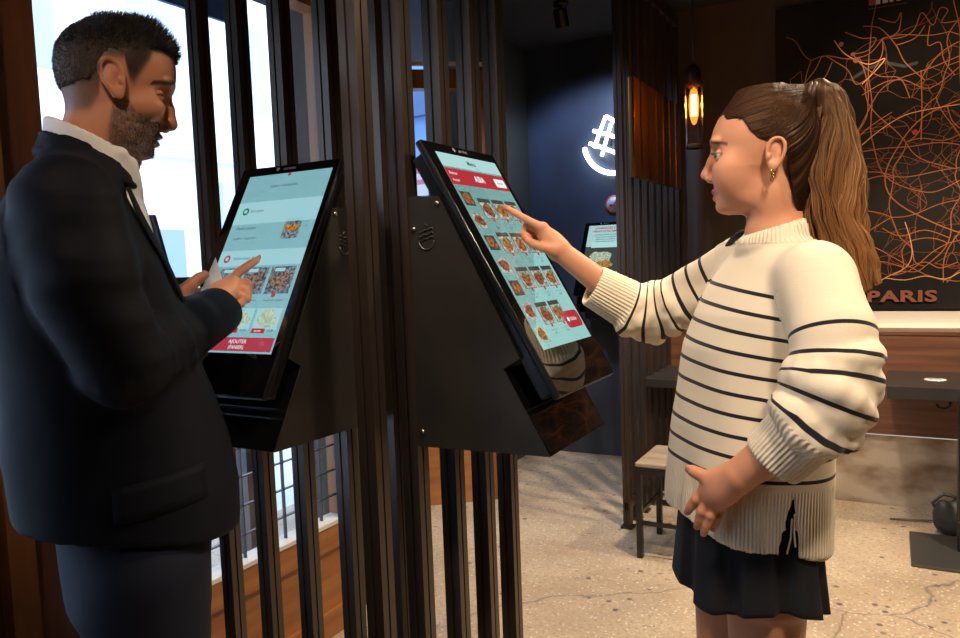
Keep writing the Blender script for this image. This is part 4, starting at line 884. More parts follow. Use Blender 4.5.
# baby-fine strands sweeping from hairline to the tie
rg_=np.random.default_rng(3); n=1500; gs=[]
ex0=[]
while len(gs)<n:
    th=rg_.uniform(-1.6,1.6); x0=rg_.uniform(-.082,.03); 
    z_l=np.interp(x0,hx,hz); 
    s_=rg_.choice([-1,1]); z0=z_l+rg_.uniform(0,.085)
    rx=1-((x0-.007)/.0885)**2-((z0-1.634)/.0845)**2
    if rx<=0.0: continue
    p=np.array([x0,s_*.0755*math.sqrt(rx),z0]); e=T0+rg_.normal(size=3)*.004
    P=[]
    for t in np.linspace(0,1,9):
        c=p*(1-t)+e*t; d=(c-np.array([.007,0,1.634]))/np.array([.0885,.0755,.0845]); l=np.linalg.norm(d)
        tgt=np.array([.007,0,1.634])+d/l*np.array([.0885,.0755,.0845])*1.008; w_=1 if t<.75 else (1-(t-.75)/.25)
        if l>1.0: w_=0
        P.append(c*(1-w_)+tgt*w_)
    gs.append(P)
gs=np.array(gs); Vq,Fq=strands(gs,np.tile(np.linspace(.0004,.0006,9),(n,1)),3); pc=np.repeat(np.array([(.045,.018,.009),(.028,.011,.006),(.10,.045,.018)])[rg_.choice(3,n,p=[.5,.36,.14])],9*3,axis=0)
npobj('hair_strands',Vq,Fq,mat('hair_fibre',(.1,.05,.03,1),.44,0,.3,attr='col'),woman,pc)
# ---- ponytail
keyt=np.array([0,.07,.16,.30,.45,.62,.78,.90,1.0]); 
SP=np.array([(.074,0,1.700),(.092,0,1.714),(.112,-.004,1.692),(.1180,-.012,1.632),(.110,-.022,1.560),(.108,-.034,1.490),(.128,-.044,1.430),(.150,-.050,1.392),(.166,-.052,1.362)])
SW=np.array([.010,.016,.022,.033,.048,.050,.042,.028,.010])
tt=np.linspace(0,1,26); sp=np.stack([np.interp(tt,keyt,SP[:,i]) for i in range(3)],1)
for _ in range(2): sp[1:-1]=sp[1:-1]*.5+.25*(sp[:-2]+sp[2:])
sw=np.interp(tt,keyt,SW); n=2600; ph=rg_.uniform(0,6.283,n); rad=np.sqrt(rg_.uniform(0,1,n)); u=np.cos(ph)*rad; w=np.sin(ph)*rad
lock=np.floor((ph/6.283*9+rad*2)); wp_=lock*1.7
G=np.zeros((n,26,3)); ln=np.where(rg_.uniform(size=n)<.3,rg_.uniform(.72,1,n),1)
tn=tt[None]*ln[:,None]
for i in range(3): G[:,:,i]=np.interp(tn.ravel(),tt,sp[:,i]).reshape(n,26)
SWn=np.interp(tn.ravel(),tt,sw).reshape(n,26)
wave=.0075*np.sin(tn*13+wp_[:,None])*np.clip(tn*2.2,0,1)+.002*np.sin(tn*40+ph[:,None]*5)
nrmx=np.stack([np.cos(tt*0+.05),tt*0,0*tt],1)
# section axes: in-plane normal of the spine and y
tg=np.gradient(sp,axis=0); tg/=np.linalg.norm(tg,axis=1)[:,None]; nn=np.stack([tg[:,2],0*tt,-tg[:,0]],1)
for i in range(3): G[:,:,i]+=np.interp(tn.ravel(),tt,nn[:,i]).reshape(n,26)*(SWn*u[:,None]+wave)
G[:,:,1]+=SWn*.62*w[:,None]+.004*np.sin(tn*9+wp_[:,None]*2)*np.clip(tn*2,0,1)
G[:,:,1]=np.minimum(G[:,:,1], .03)
pr=np.clip(np.interp(tt,[0,.5,1],[.00085,.0011,.0005]),0,1); Vq,Fq=strands(G,np.tile(pr,(n,1)),4)
tcol=np.repeat(tn.reshape(-1),4); rnd=np.repeat(rg_.uniform(size=n),26*4); lk=np.repeat((lock%3)/3,26*4)
pc=lerp((.036,.014,.007),(.28,.12,.042),np.clip(tcol*1.15-.12+.22*(lk-.3)+.25*(rnd-.5),0,1)); pc=mixc(pc,(.035,.016,.010),(rnd<.12)*.7); pc=mixc(pc,(.46,.23,.09),(rnd>.92)*.6*np.clip(tcol*2,0,1))
pony=npobj('ponytail',Vq,Fq,MATS['hair_fibre'],woman,pc)
v=Vol((.04,-.10,1.35),(.21,.06,1.74),.004)
for i in range(0,25,2):
    v.ell(sp[i],(sw[i]*.80,sw[i]*.48,.022),.02)
Vp,Fp=v.mesh(1); npobj('hair_core',Vp,Fp,hm_w,pony,lerp((.045,.02,.012),(.20,.10,.05),(1.70-Vp[:,2])/.34),{'phi':Vp[:,0]*6})
MATS['hair_fibre'].node_tree.nodes['Principled BSDF'].inputs['Specular Tint'].default_value=(1,.68,.42,1)
q=[]
for k in range(26):
    a=k/25*6.283; q.append((.074+.004*math.cos(a),.0185*math.sin(a),1.702+.0165*math.cos(a)))
MB().tube(q,.0045,mat('hair_tie_brown',(.06,.03,.018,1),.5),8).tube([(p[0]+.007,p[1]*1.05,p[2]) for p in q],.0045,MATS['hair_tie_brown'],8).build('hair_tie',pony)
gold=mat('gold',(.75,.48,.18,1),.2,1)
er_=MB()
for dz,r in ((-.0335,.0068),(-.042,.0062)): er_.tube([(.012+.004*math.cos(a)*.6,-.0795+r*.5*math.cos(a),1.596+dz+r*math.sin(a)) for a in np.linspace(0,6.283,20)],.0014,gold,6)
er_.build('earring',woman)
# ---- jumper
fo=np.array([0,0,0.])
cuffN=WL(772,461,-.205); cuffF=WL(592,285,.125)
armN=[np.array([.075,-.135,1.385]),np.array([.096,-.190,1.30]),elb_n+np.array([0,.0,.015]),cuffN]
armF=[np.array([-.045,.135,1.405]),np.array([-.125,.155,1.352]),elb_f+np.array([0,0,.010]),cuffF]
TOR=[(.880,-.038,0,.134,.168),(.985,-.036,0,.134,.168),(1.05,-.032,0,.132,.166),(1.12,-.027,0,.130,.164),(1.20,-.018,0,.126,.162),(1.26,-.010,0,.124,.160),(1.32,.004,0,.116,.160),(1.365,.015,.0,.100,.158),(1.405,.024,.0,.082,.135),(1.435,.022,0,.062,.086),(1.465,.019,0,.050,.056)]
def jumper(v):
    v.loft(TOR,0,yaw=YAW)
    v.cap((.02,0,1.42),(.080,-.125,1.375),.045,.050,.03); v.cap((.02,0,1.42),(-.045,.12,1.392),.045,.050,.03)
v=Vol((-.40,-.33,.88),(.24,.30,1.50),.004)
vt=v; jumper(vt); v=Vol((-.40,-.33,.88),(.24,.30,1.50),.004); v.chain(armN,[.060,.062,.060,.050],.030); v.chain(armF,[.058,.060,.057,.046],.030)
# bunched folds on the sleeves
def ring(v,pts_,s,r,tilt,amp=.010,seed=0):
    i=0; L=0
    for i in range(len(pts_)-1):
        l=np.linalg.norm(pts_[i+1]-pts_[i])
        if L+l>s: break
        L+=l
    d=(pts_[i+1]-pts_[i])/l; c=pts_[i]+d*(s-L); a=np.cross(d,[0,0,1.]); a/=np.linalg.norm(a); b=np.cross(d,a)
    P=[c+r*(a*math.cos(w)+b*math.sin(w))+d*(tilt*math.cos(w+seed)+.006*math.sin(2*w+seed*2)) for w in np.linspace(0,6.283,15)]
    for j in range(14): v.cap(P[j],P[j+1],amp*(1+.35*math.sin(j+seed)),amp*(1+.35*math.sin(j+1+seed)),.007)
aN=float(sum(np.linalg.norm(armN[i+1]-armN[i]) for i in range(3))); aF=float(sum(np.linalg.norm(armF[i+1]-armF[i]) for i in range(3)))
for k,(s,t_) in enumerate(((.155,.018),(.185,-.016),(.212,.014),(.240,-.010),(.262,.012))): ring(v,armN,s,.053,t_,.0175,k*1.9)
for k,(s,t_) in enumerate(((aF-.205,.02),(aF-.175,-.016),(aF-.150,.012),(aF-.128,-.010),(aF-.108,.010))): ring(v,armF,s,.048,t_,.0145,k*2.3+1)
dN=(armN[3]-armN[2]); dF=(armF[3]-armF[2])
def endcut(v,p,d,R=.09,L=.12):
    d=np.array(d,float)/np.linalg.norm(d); c=p+d*L
    def fn(X,Y,Z):
        x,y,z=X-p[0],Y-p[1],Z-p[2]; h=x*d[0]+y*d[1]+z*d[2]; r=np.sqrt(np.maximum(x*x+y*y+z*z-h*h,0)); return np.maximum(np.maximum(-h,h-L),r-R)
    v.fn(fn,np.minimum(p,c)-R,np.maximum(p,c)+R,.003,'s')
endcut(v,armN[3],dN,.075,.10); endcut(v,armF[3],dF,.075,.10)
for ar,dd,r in ((armN,dN,.0415),(armF,dF,.0395)):
    u=dd/np.linalg.norm(dd); v.cap(ar[3]-u*.07,ar[3]+u*.03,r-.006,r,.003,'s')
# ribbed collar
vs_=v; v=vt
cc=np.array([.019,0,1.462])
P=[cc+np.array([.054*math.cos(w),.060*math.sin(w),.016*math.cos(w)]) for w in np.linspace(0,6.283,25)]
for j in range(24): v.cap(P[j]+np.array([0,0,-.012]),P[j+1]+np.array([0,0,-.012]),.0105,.0105,.012); 
for j in range(24): v.cap(P[j],P[j+1],.0082,.0082,.008)
v.cap((.019,0,1.44),(.019,0,1.52),.047,.049,.004,'s')
HEM=.922
v.fn(lambda X,Y,Z:Z-HEM+.17*X+0*Y,(-.4,-.4,.8),(.3,.3,.97),.003,'s')
IN=[(z,a,b,rx-.009,ry-.009) for z,a,b,rx,ry in TOR if z<1.1]; v.loft(IN,.006,'s',yaw=YAW)
# side slit
sl=WL(793,500,-.15); sb=WL(788,560,-.15)
def slit(X,Y,Z):
    w=np.clip((sl[2]-Z)/.09,0,1)*.013+0*X; return np.maximum(np.abs(X-sl[0]+.12*(Z-sl[2])*-.6)-w,np.maximum(Z-sl[2],Y+.05))
v.fn(slit,(sl[0]-.05,-.25,.9),(sl[0]+.05,-.05,sl[2]),.001,'s')
v.f=smin(v.f,vs_.f,.022)
Vj,Fj=v.mesh(2)
dn,an=segd(Vj,armN); df,af=segd(Vj,armF)
rN=np.interp(an,[0,.1,.25,aN],[.060,.062,.060,.050]); rF=np.interp(af,[0,.1,.22,aF],[.058,.060,.057,.046])
x_,y_=Vj[:,0],Vj[:,1]; K=np.array(TOR); cx=np.interp(Vj[:,2],K[:,0],K[:,1]); rx=np.interp(Vj[:,2],K[:,0],K[:,3]); ry=np.interp(Vj[:,2],K[:,0],K[:,4])
xr=(x_-cx)*math.cos(YAW)+y_*math.sin(YAW); yr=-(x_-cx)*math.sin(YAW)+y_*math.cos(YAW); rho=np.sqrt((xr/rx)**2+(yr/ry)**2); dT=(rho-1)*np.minimum(rx,ry)
isN=(dn-rN<dT-.004)&(an>.02); isF=(df-rF<dT-.004)&(af>.02)&~isN
tors=~isN&~isF
Nj=vnormals(Vj,Fj)
# soft folds of the knit
amp=np.where(tors,.0045*np.clip((1.40-Vj[:,2])/.1,0,1),.002*np.ones(len(Vj))); Vj=Vj+Nj*(amp*wig(Vj*np.array([1,1,.45]),5.5,5,2))[:,None]
# drape lines from near shoulder, waves at the hem
thet=np.arctan2(yr/ry,xr/rx); Vj=Vj+Nj*(np.where(tors,np.clip((1.15-Vj[:,2])/.2,0,1)*.006*np.sin(thet*5+1.0),0))[:,None]
# stripe coordinate (in stripe pitches) and rib mask
tco=Vj[:,2]+np.clip((Vj[:,2]-.98)*.55,0,.24)*(Vj[:,0]-.05)*.9
Pt=.0335; st=(1.347-tco)/Pt
sN=(an-.108)/.034; sF=(af-.060)/.034
son=np.where(tors,(st>-.5)&(st<9.6),np.where(isN,(sN>-.3)&(an<aN-.080),(sF>-.3)&(af<aF-.085))).astype(float)
off=np.where(tors,st,np.where(isN,sN,sF))
rib=np.where(tors,(Vj[:,2]<1.028)|(Vj[:,2]>1.443),np.where(isN,an>aN-.088,af>aF-.092)).astype(float)
def around(P,a,b):
    d=(b-a)/np.linalg.norm(b-a); u=np.cross(d,[0,0,1.]); u/=np.linalg.norm(u); w_=np.cross(d,u); q=P-a; return np.arctan2(q@u,q@w_)
colr_=Vj[:,2]>1.443
ribc=np.where(tors,np.where(colr_,np.arctan2(Vj[:,1]/.06,(Vj[:,0]-.019)/.054)*60/6.283,thet*150/6.283),np.where(isN,around(Vj,armN[2],armN[3])*46/6.283,around(Vj,armF[2],armF[3])*42/6.283))
Vj=Vj+vnormals(Vj,Fj)*(rib*.0009*np.cos(ribc*6.283)*(np.where(tors&~colr_,.6,1)))[:,None]
knit=mat('cream_knit',(.78,.655,.49,1),.85,0,.2,sheen=.15,bump=((420,420,420),.35,.0012))
m=knit; N=m.node_tree.nodes; L=m.node_tree.links; b=N['Principled BSDF']
def A_(n_):
    a=N.new('ShaderNodeAttribute'); a.attribute_name=n_; return a.outputs['Fac']
def MR(s_,a,c,lo=0,hi=1):
    r=N.new('ShaderNodeMapRange'); r.inputs['From Min'].default_value=a; r.inputs['From Max'].default_value=c; r.inputs['To Min'].default_value=lo; r.inputs['To Max'].default_value=hi; L.new(s_,r.inputs['Value']); return r.outputs['Result']
oa=A_('off'); ro=N.new('ShaderNodeMath'); ro.operation='ROUND'; L.new(oa,ro.inputs[0]); su=N.new('ShaderNodeMath'); su.operation='SUBTRACT'; L.new(oa,su.inputs[0]); L.new(ro.outputs[0],su.inputs[1])
ab=N.new('ShaderNodeMath'); ab.operation='ABSOLUTE'; L.new(su.outputs[0],ab.inputs[0]); mm=N.new('ShaderNodeMath'); mm.operation='MULTIPLY'; L.new(MR(ab.outputs[0],.105,.085),mm.inputs[0]); L.new(MR(A_('son'),.4,.6),mm.inputs[1]); mx=N.new('ShaderNodeMix'); mx.data_type='RGBA'; L.new(mm.outputs[0],mx.inputs['Factor']); mx.inputs['A'].default_value=(.78,.655,.49,1); mx.inputs['B'].default_value=(.012,.012,.018,1); L.new(mx.outputs['Result'],b.inputs['Base Color'])
co_=N.new('ShaderNodeMath'); co_.operation='MULTIPLY'; L.new(A_('ribc'),co_.inputs[0]); co_.inputs[1].default_value=6.283; cs=N.new('ShaderNodeMath'); cs.operation='COSINE'; L.new(co_.outputs[0],cs.inputs[0])
mu=N.new('ShaderNodeMath'); mu.operation='MULTIPLY'; L.new(cs.outputs[0],mu.inputs[0]); L.new(A_('rib'),mu.inputs[1])
bp=N.new('ShaderNodeBump'); bp.inputs['Distance'].default_value=.0022; bp.inputs['Strength'].default_value=.5; L.new(mu.outputs[0],bp.inputs['Height']); ob=[x for x in N if x.type=='BUMP' and x!=bp][0]; L.new(ob.outputs['Normal'],bp.inputs['Normal']); L.new(bp.outputs['Normal'],b.inputs['Normal'])
# crisp stripes: attribute is averaged inside a face, so keep it un-wrapped where possible
jm=npobj('jumper',Vj,Fj,knit,woman,None,{'off':off,'son':son,'rib':rib,'ribc':ribc})
MB().tube([sl+np.array([-.002,-.012,-.028]),sl+np.array([-.004,-.014,-.06]),sl+np.array([-.010,-.012,-.088])],.0016,mat('cream_cord',(.75,.66,.52,1),.8),6).tube([sl+np.array([.002,-.012,-.02]),sl+np.array([.001,-.014,-.05]),sl+np.array([.003,-.012,-.075])],.0016,MATS['cream_cord'],6).build('hem_cord',jm)
# ---- skirt: flared, box pleats
n=220; rows=26; V=[];F=[]
for i in range(rows):
    t=i/(rows-1); z=1.03-t*(1.03-.805)
    for k in range(n):
        a=6.2832*k/n; pl_=abs(((a*9/6.2832)%1)-.5)*2; pl_=min(1,max(0,(pl_-.18)*3)); fl_=.122+.022*t**1.2
        r1=fl_*.90-.016*t*(1-pl_)+.004*t*math.sin(a*5+2); r2=(fl_*1.20)-.016*t*(1-pl_)+.004*t*math.sin(a*4)
        x=r1*math.cos(a); y=r2*math.sin(a); X_=x*math.cos(YAW)-y*math.sin(YAW); Y_=x*math.sin(YAW)+y*math.cos(YAW)
        V.append((X_-.036+.0*t,Y_,z+.012*t*math.sin(a*3+.6)))
for i in range(rows-1):
    for k in range(n): F.append((i*n+k,(i+1)*n+k,(i+1)*n+(k+1)%n,i*n+(k+1)%n))
sk_o=npobj('skirt',np.array(V),np.array(F),mat('black_crepe',(.0065,.0065,.009,1),.75,0,.3,sheen=.02),woman)
md=sk_o.modifiers.new('thickness','SOLIDIFY'); md.thickness=.003
# ---- shoes
for s_ in (1,-1):
    ank=np.array([-.02,0,.085])+side*.062*s_; q=Vol(ank-np.array([.2,.2,.09]),ank+np.array([.16,.16,.08]),.004)
    q.cap(ank-fwdv*.035-np.array([0,0,.045]),ank+fwdv*.11-np.array([0,0,.055]),.036,.030); q.cap(ank,ank-np.array([0,0,.03]),.043,.04,.02); q.cap(ank+fwdv*.05-np.array([0,0,.045]),ank+fwdv*.15-np.array([0,0,.058]),.040,.026,.02)
    q.fn(lambda X,Y,Z:Z-.002+0*X+0*Y,(-.5,-.5,-.2),(.5,.5,.0),0,'s'); q.cap(ank,ank+np.array([0,0,.1]),.036,.036,0,'s'); a_,b_=q.mesh(1)
    npobj('shoe',a_,b_,mat('white_leather',(.6,.58,.55,1),.45),woman)
# ---- shoulder bag on the far side, strap over the far shoulder
sbg=thing('shoulder_bag','black strap bag worn over the woman\'s far shoulder','bag',(WF[0][0],WF[0][1],0),-WF[3])
v=Vol((-.20,.17,.95),(.10,.33,1.22),.006); v.ell((-.04,.235,1.08),(.09,.045,.09)); v.cap((-.10,.235,1.03),(.02,.235,1.03),.045,.045,.04); a_,b_=v.mesh(1); npobj('bag_body',a_,b_,bgm,sbg)
sp_=[(-.11,.235,1.13),(-.08,.225,1.30),(-.072,.135,1.405),(-.070,.105,1.438),(-.05,.085,1.462),(-.02,.080,1.468),(.02,.10,1.45),(.04,.20,1.34),(.02,.235,1.15)]
sm=[]
for i in range(len(sp_)-1):
    for t in (0,.33,.66):
        p0,p1,p2,p3=[np.array(sp_[min(max(j,0),len(sp_)-1)]) for j in (i-1,i,i+1,i+2)]; sm.append(.5*((2*p1)+(-p0+p2)*t+(2*p0-5*p1+4*p2-p3)*t*t+(-p0+3*p1-3*p2+p3)*t**3))
MB().tube(sm,.0065,bgm,8).build('strap',sbg)
# ================================================================== THE MAN
MF=frame(115,1.27); ML=locf(MF)
man=thing('person','grey-bearded man in dark navy suit and white shirt pointing at the kiosk screen','person',(MF[0][0],MF[0][1],0),-MF[3])
SM=np.array([.52,.225,.125]); sg=1
v=Vol((-.10,-.105,1.53),(.14,.105,1.88),.00175)
v.ell((.0235,0,1.779),(.0865,.0735,.0735)); v.ell((-.006,0,1.764),(.0575,.070,.066),.02)
v.head([(1.81,.100,-.03,.060),(1.795,.1075,-.03,.066),(1.78,.109,-.03,.068),(1.762,.109,-.03,.0685),(1.748,.1085,-.028,.068),(1.735,.101,-.025,.0665),(1.722,.0965,-.022,.066),(1.71,.0945,-.02,.066),(1.695,.091,-.016,.0645),(1.682,.0835,-.01,.061),
 (1.670,.080,-.004,.058),(1.660,.0755,.002,.054),(1.650,.070,.008,.049),(1.642,.066,.012,.044),(1.635,.060,.018,.036),(1.629,.050,.024,.024),(1.624,.040,.03,.010)],sg,.018)
v.cap((-.002,0,1.715),(-.022,0,1.60),.053,.057,.022); v.cap((-.020,0,1.62),(-.035,0,1.54),.060,.085,.03)
for s_ in (-1,1):
    v.ell((.012,s_*.052,1.672),(.028,.012,.026),.016)
    v.ell((.066,s_*.044,1.708),(.022,.016,.016),.022)
    v.ell((.099,s_*.024,1.748),(.011,.024,.007),.009)
    v.ell((.0905,s_*.0125,1.6815),(.010,.0080,.0078),.006); v.ell((.091,s_*.0065,1.6745),(.0045,.0038,.003),.002,'s')
v.cap((.098,0,1.733),(.1015,0,1.712),.0070,.0072,.008); v.cap((.1015,0,1.712),(.1025,0,1.690),.0072,.0102,.007); v.ell((.099,0,1.685),(.0125,.0105,.0088),.005)
v.ell((.0795,0,1.6655),(.0065,.023,.0052),.004); v.ell((.0735,0,1.6535),(.007,.019,.0060),.004); v.ell((.058,0,1.638),(.013,.018,.012),.012)
for s_ in (-1,1): v.cap((.083,0,1.6600),(.058,s_*.027,1.6585),.0012,.0010,.0025,'s'); v.cap((.090,s_*.016,1.680),(.066,s_*.034,1.655),.001,.001,.010,'s')
EZ2=1.7285
for s_ in (-1,1): eye_skin(v,(.0795,s_*.0335,EZ2),sg,.0012,.0122)
ear(v,(.015,-.0765,1.744),sg,.0275,.0155,-1,.25); ear(v,(.015,.0765,1.744),sg,.0275,.0155,1,.25)
Vh,Fh=v.mesh(1)
X,Y,Z=Vh.T; C=np.tile(SM,(len(Vh),1))
Nh=vnormals(Vh,Fh)
bl=np.interp(X,[-.1,0.0,.02,.03,.045,.06,.075,.09,.12],[1.55,1.66,1.735,1.722,1.697,1.690,1.688,1.683,1.675])
beard=1/(1+np.exp((Z-bl)/.0035))*(X>-.004)*(Z>1.618)*(1/(1+np.exp(-(X-.004)/.004))); beard*=(Nh[:,2]>-.75)*(1/(1+np.exp((np.abs(Y)-.0765)/.0008)))
sn=.5+.5*wig(Vh,75,9,2); C=mixc(C,(.105,.085,.078),beard*(.50+.45*sn)); C=mixc(C,(.34,.31,.29),beard*(.5*(X>.045)*(Z<1.65)*sn))
C=mixc(C,(.44,.16,.10),.5*np.exp(-((X-.015)/.025)**2-((np.abs(Y)-.085)/.02)**2-((Z-1.744)/.03)**2))
lipm=((np.abs(Z-1.6598)<.0062)&(X>.066)&(np.abs(Y)<.021)); C=mixc(C,(.27,.095,.075),lipm*.7)
bz=1.7475+.004*np.clip((np.abs(Y)-.012)/.02,0,1)-.008*np.clip((np.abs(Y)-.038)/.02,0,1); brow=np.exp(-((Z-bz)/.0046)**4)*(np.abs(Y)>.010)*(np.abs(Y)<.058)*(X>.04); C=mixc(C,(.020,.015,.013),brow*.95); C=mixc(C,(.25,.105,.07),.6*np.exp(-((Z-(EZ2-.011))/.004)**2-((np.abs(Y)-.034)/.016)**2)*(X>.06))  # brows; shade painted into the socket below each eye
C=mixc(C,(.05,.03,.025),np.exp(-((Z-(EZ2-.0012))/.0018)**2)*(np.abs(np.abs(Y)-.0335)<.0150)*(X>.070)*.95)
# buzzed hair colour on the scalp
def hairline(X,Z): return np.interp(X,[-.09,-.06,-.045,-.02,-.006,.0,.034,.040,.046,.070,.078,.100,.13],[1.705,1.700,1.695,1.700,1.718,1.772,1.776,1.742,1.740,1.775,1.792,1.800,1.800])
sc=1/(1+np.exp(-(Z-hairline(X,Z))/.003)); fade=np.clip((Z-1.715+.6*np.clip(X,-.03,.05))/.07,0,1); greyc=lerp((.075,.050,.038),(.016,.013,.012),fade); sn2=.5+.5*wig(Vh,90,4,2)
C=C*(1-(sc*(.70+.22*fade+.08*sn2))[:,None])+greyc*(sc*(.70+.22*fade+.08*sn2))[:,None]
# ---- hands
wr=ML(216,301,.180); tip=ML(261,257.5,.300); eb=np.array([.000,-.155,1.295]); sh=np.array([-.045,-.165,1.540])
# index extends from the far side of the fist
idx=[ML(229,283,.235),ML(239,272,.262),ML(250,264.5,.282),tip]
k2=[ML(234,283,.215),ML(246,283,.225),ML(248,293,.215),ML(241,298,.205)]
k3=[ML(233,287,.200),ML(246,290,.208),ML(247,299,.200),ML(239,302,.192)]
k4=[ML(230,292,.187),ML(242,297,.193),ML(241,304,.187),ML(234,306,.182)]
th=[ML(222,291,.235),ML(233,287,.255),ML(240,284,.262)]
def man_r(q):
    q.cap(eb,wr,.040,.0275); q.cap(wr,wr*.6+idx[0]*.4,.027,.026,.01)
    for f,r in ((idx,.0115),(k2,.0115),(k3,.0115),(k4,.0105)): q.cap(wr+(f[0]-wr)*.25,f[0],.022,r*1.15,.014)
    q.chain(idx,[.0112,.0100,.0090,.0070],.005); q.chain(k2,[.0115,.0105,.0095,.0078],.003); q.chain(k3,[.0112,.0102,.0093,.0078],.003); q.chain(k4,[.0102,.0094,.0086,.0072],.003); q.chain(th,[.014,.0115,.009],.008)
    for f in (idx,k2,k3,k4): q.ell(f[0]+np.array([0,-.003,.005]),(.0095,.009,.008),.007)
lo=np.minimum.reduce([wr,tip,eb])-.07; hi=np.maximum.reduce([wr,tip,eb])+.07
h1=hand_vol(lo,hi,.0021,man_r)
# left hand behind, holding a slip of paper
wl=ML(176,301,.250); el=np.array([-.010,.275,1.230])
l1=[ML(188,289,.262),ML(195,284,.268),ML(201,279,.272),ML(206,275,.275)]
l2=[ML(187,295,.275),ML(196,293,.285),ML(203,291,.288),ML(208,292,.285)]
l3=[ML(186,300,.285),ML(195,300,.295),ML(202,299,.297),ML(206,301,.29)]
l4=[ML(184,305,.290),ML(192,307,.300),ML(198,307,.300),ML(202,309,.295)]
lt=[ML(182,292,.240),ML(191,284,.238),ML(199,277.5,.240),ML(205,274,.242)]
def man_l(q):
    q.cap(el,wl,.038,.026)
    for f in (l1,l2,l3,l4): q.cap(wl+(f[0]-wl)*.1,f[0],.020,.0125,.012)
    for f in (l1,l2,l3,l4): q.chain(f,[.0108,.0098,.0088,.0072],.003)
    q.chain(lt,[.0145,.0118,.0102,.008],.006)
lo=np.minimum.reduce([wl,l1[3],el])-.07; hi=np.maximum.reduce([wl,l1[3],el])+.09
h2=hand_vol(lo,hi,.0022,man_l)
# ---- trunk and legs
q=Vol((-.26,-.24,0),(.24,.26,1.62),.007)
q.loft([(.86,-.0,.01,.095,.14),(1.0,-.0,.015,.10,.13),(1.2,-.02,.03,.10,.125),(1.40,-.05,.01,.10,.145),(1.5,-.055,0,.075,.14),(1.57,-.04,0,.055,.08),(1.61,-.03,0,.05,.05)],0)
for s_ in (-1,1): q.cap((0.0,s_*.080,.90),(.0,s_*.09,.50),.072,.050,.02); q.cap((0,s_*.09,.5),(-.02,s_*.095,.09),.055,.038,.02); q.cap((-.02,s_*.095,.09),(.09,s_*.10,.045),.036,.03,.02)
V3,F3=q.mesh(1)
Vb,Fb=merge((Vh,Fh),h1,h2,(V3,F3)); Cb=np.concatenate([C]+[np.tile(SM*k_,(len(a),1)) for a,k_ in ((h1[0],1.12),(h2[0],1.12),(V3,.9))])
Cb=nails(Vb,Cb,[(idx[3],idx[3]-idx[2],(0,-.3,1),.005,.007),(lt[3],lt[3]-lt[2],(0,-1,.3),.0055,.008)],(.52,.27,.20))
for f in (k2,k3,k4): Cb=mixc(Cb,SM*np.array([1.15,.85,.8]),.6*np.exp(-(np.linalg.norm(Vb-f[1],axis=1)/.010)**2))
npobj('body',Vb,Fb,skin,man,Cb)
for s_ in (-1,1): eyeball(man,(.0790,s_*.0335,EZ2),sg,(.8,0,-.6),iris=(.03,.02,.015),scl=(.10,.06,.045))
# ---- hair
v=Vol((-.10,-.10,1.66),(.15,.10,1.90),.0022)
v.ell((.0235,0,1.781),(.0895,.0762,.0765)); v.ell((-.007,0,1.766),(.0600,.0727,.069),.02); v.ell((.076,0,1.805),(.038,.048,.026),.025); v.ell((.040,0,1.838),(.050,.046,.018),.02)
def hl(X,Y,Z):
    x=X[:,0,0]; z=np.interp(x,[-.09,-.06,-.045,-.02,-.006,.004,.034,.046,.060,.074,.088,.108,.14],[1.734,1.734,1.735,1.740,1.750,1.774,1.784,1.786,1.786,1.793,1.800,1.793,1.780])[:,None,None]
    return (z-Z)*.8
v.fn(hl,(-.2,-.2,1.6),(.2,.2,1.95),.006,'i'); Vc,Fc=v.mesh(2); Nc=vnormals(Vc,Fc); Vc=Vc+Nc*(.0014*wig(Vc,45,3,2))[:,None]
fd=np.clip((Vc[:,2]-1.745)/.06,0,1)
npobj('hair',Vc,Fc,hairmat('black_hair',.5,90),man,lerp((.075,.055,.045),(.010,.009,.010),fd),{'phi':Vc[:,0]*9+Vc[:,1]*5})
r2=np.random.default_rng(8); sel=r2.choice(len(Vc),11000); sel=sel[(Vc[sel,2]>1.736)]
P0=Vc[sel]; N0=Nc[sel]; ln=np.clip((Vc[sel,2]-1.75)/.07,0.12,1)*.0095*r2.uniform(.5,1.15,len(sel)); ln=np.where(Vc[sel,0]>.07,ln*1.7,ln); ln=np.where(Vc[sel,0]<-.01,np.maximum(ln*.55,.0045),np.maximum(ln,.005))
dr=N0*np.where(Vc[sel,2]<1.80,.30,.75)[:,None]+np.array([0,0,-.5])*np.clip((1.80-Vc[sel,2])/.03,0,1)[:,None]+np.array([.55,0,.30])*np.clip((Vc[sel,0]+.03)/.08,0,1)[:,None]+np.array([-.2,0,-.4])*np.clip((-.02-Vc[sel,0])/.05,0,1)[:,None]+r2.normal(size=(len(sel),3))*.25; dr/=np.linalg.norm(dr,axis=1)[:,None]
g=np.stack([P0-N0*.001+dr*ln[:,None]*t+np.array([0,0,.003])*(t*t)*(Vc[sel,0]>.05)[:,None] for t in (0,.33,.66,1)],1)
Vq,Fq=strands(g,np.tile([.0007,.0006,.0004,.0001],(len(sel),1)),3); pc=np.repeat(np.array([(.010,.009,.010),(.03,.024,.022),(.12,.11,.10)])[r2.choice(3,len(sel),p=[.7,.24,.06])],12,axis=0)
npobj('hair_tufts',Vq,Fq,mat('dark_fibre',(.1,.05,.03,1),.45,0,.5,attr='col'),man,pc)
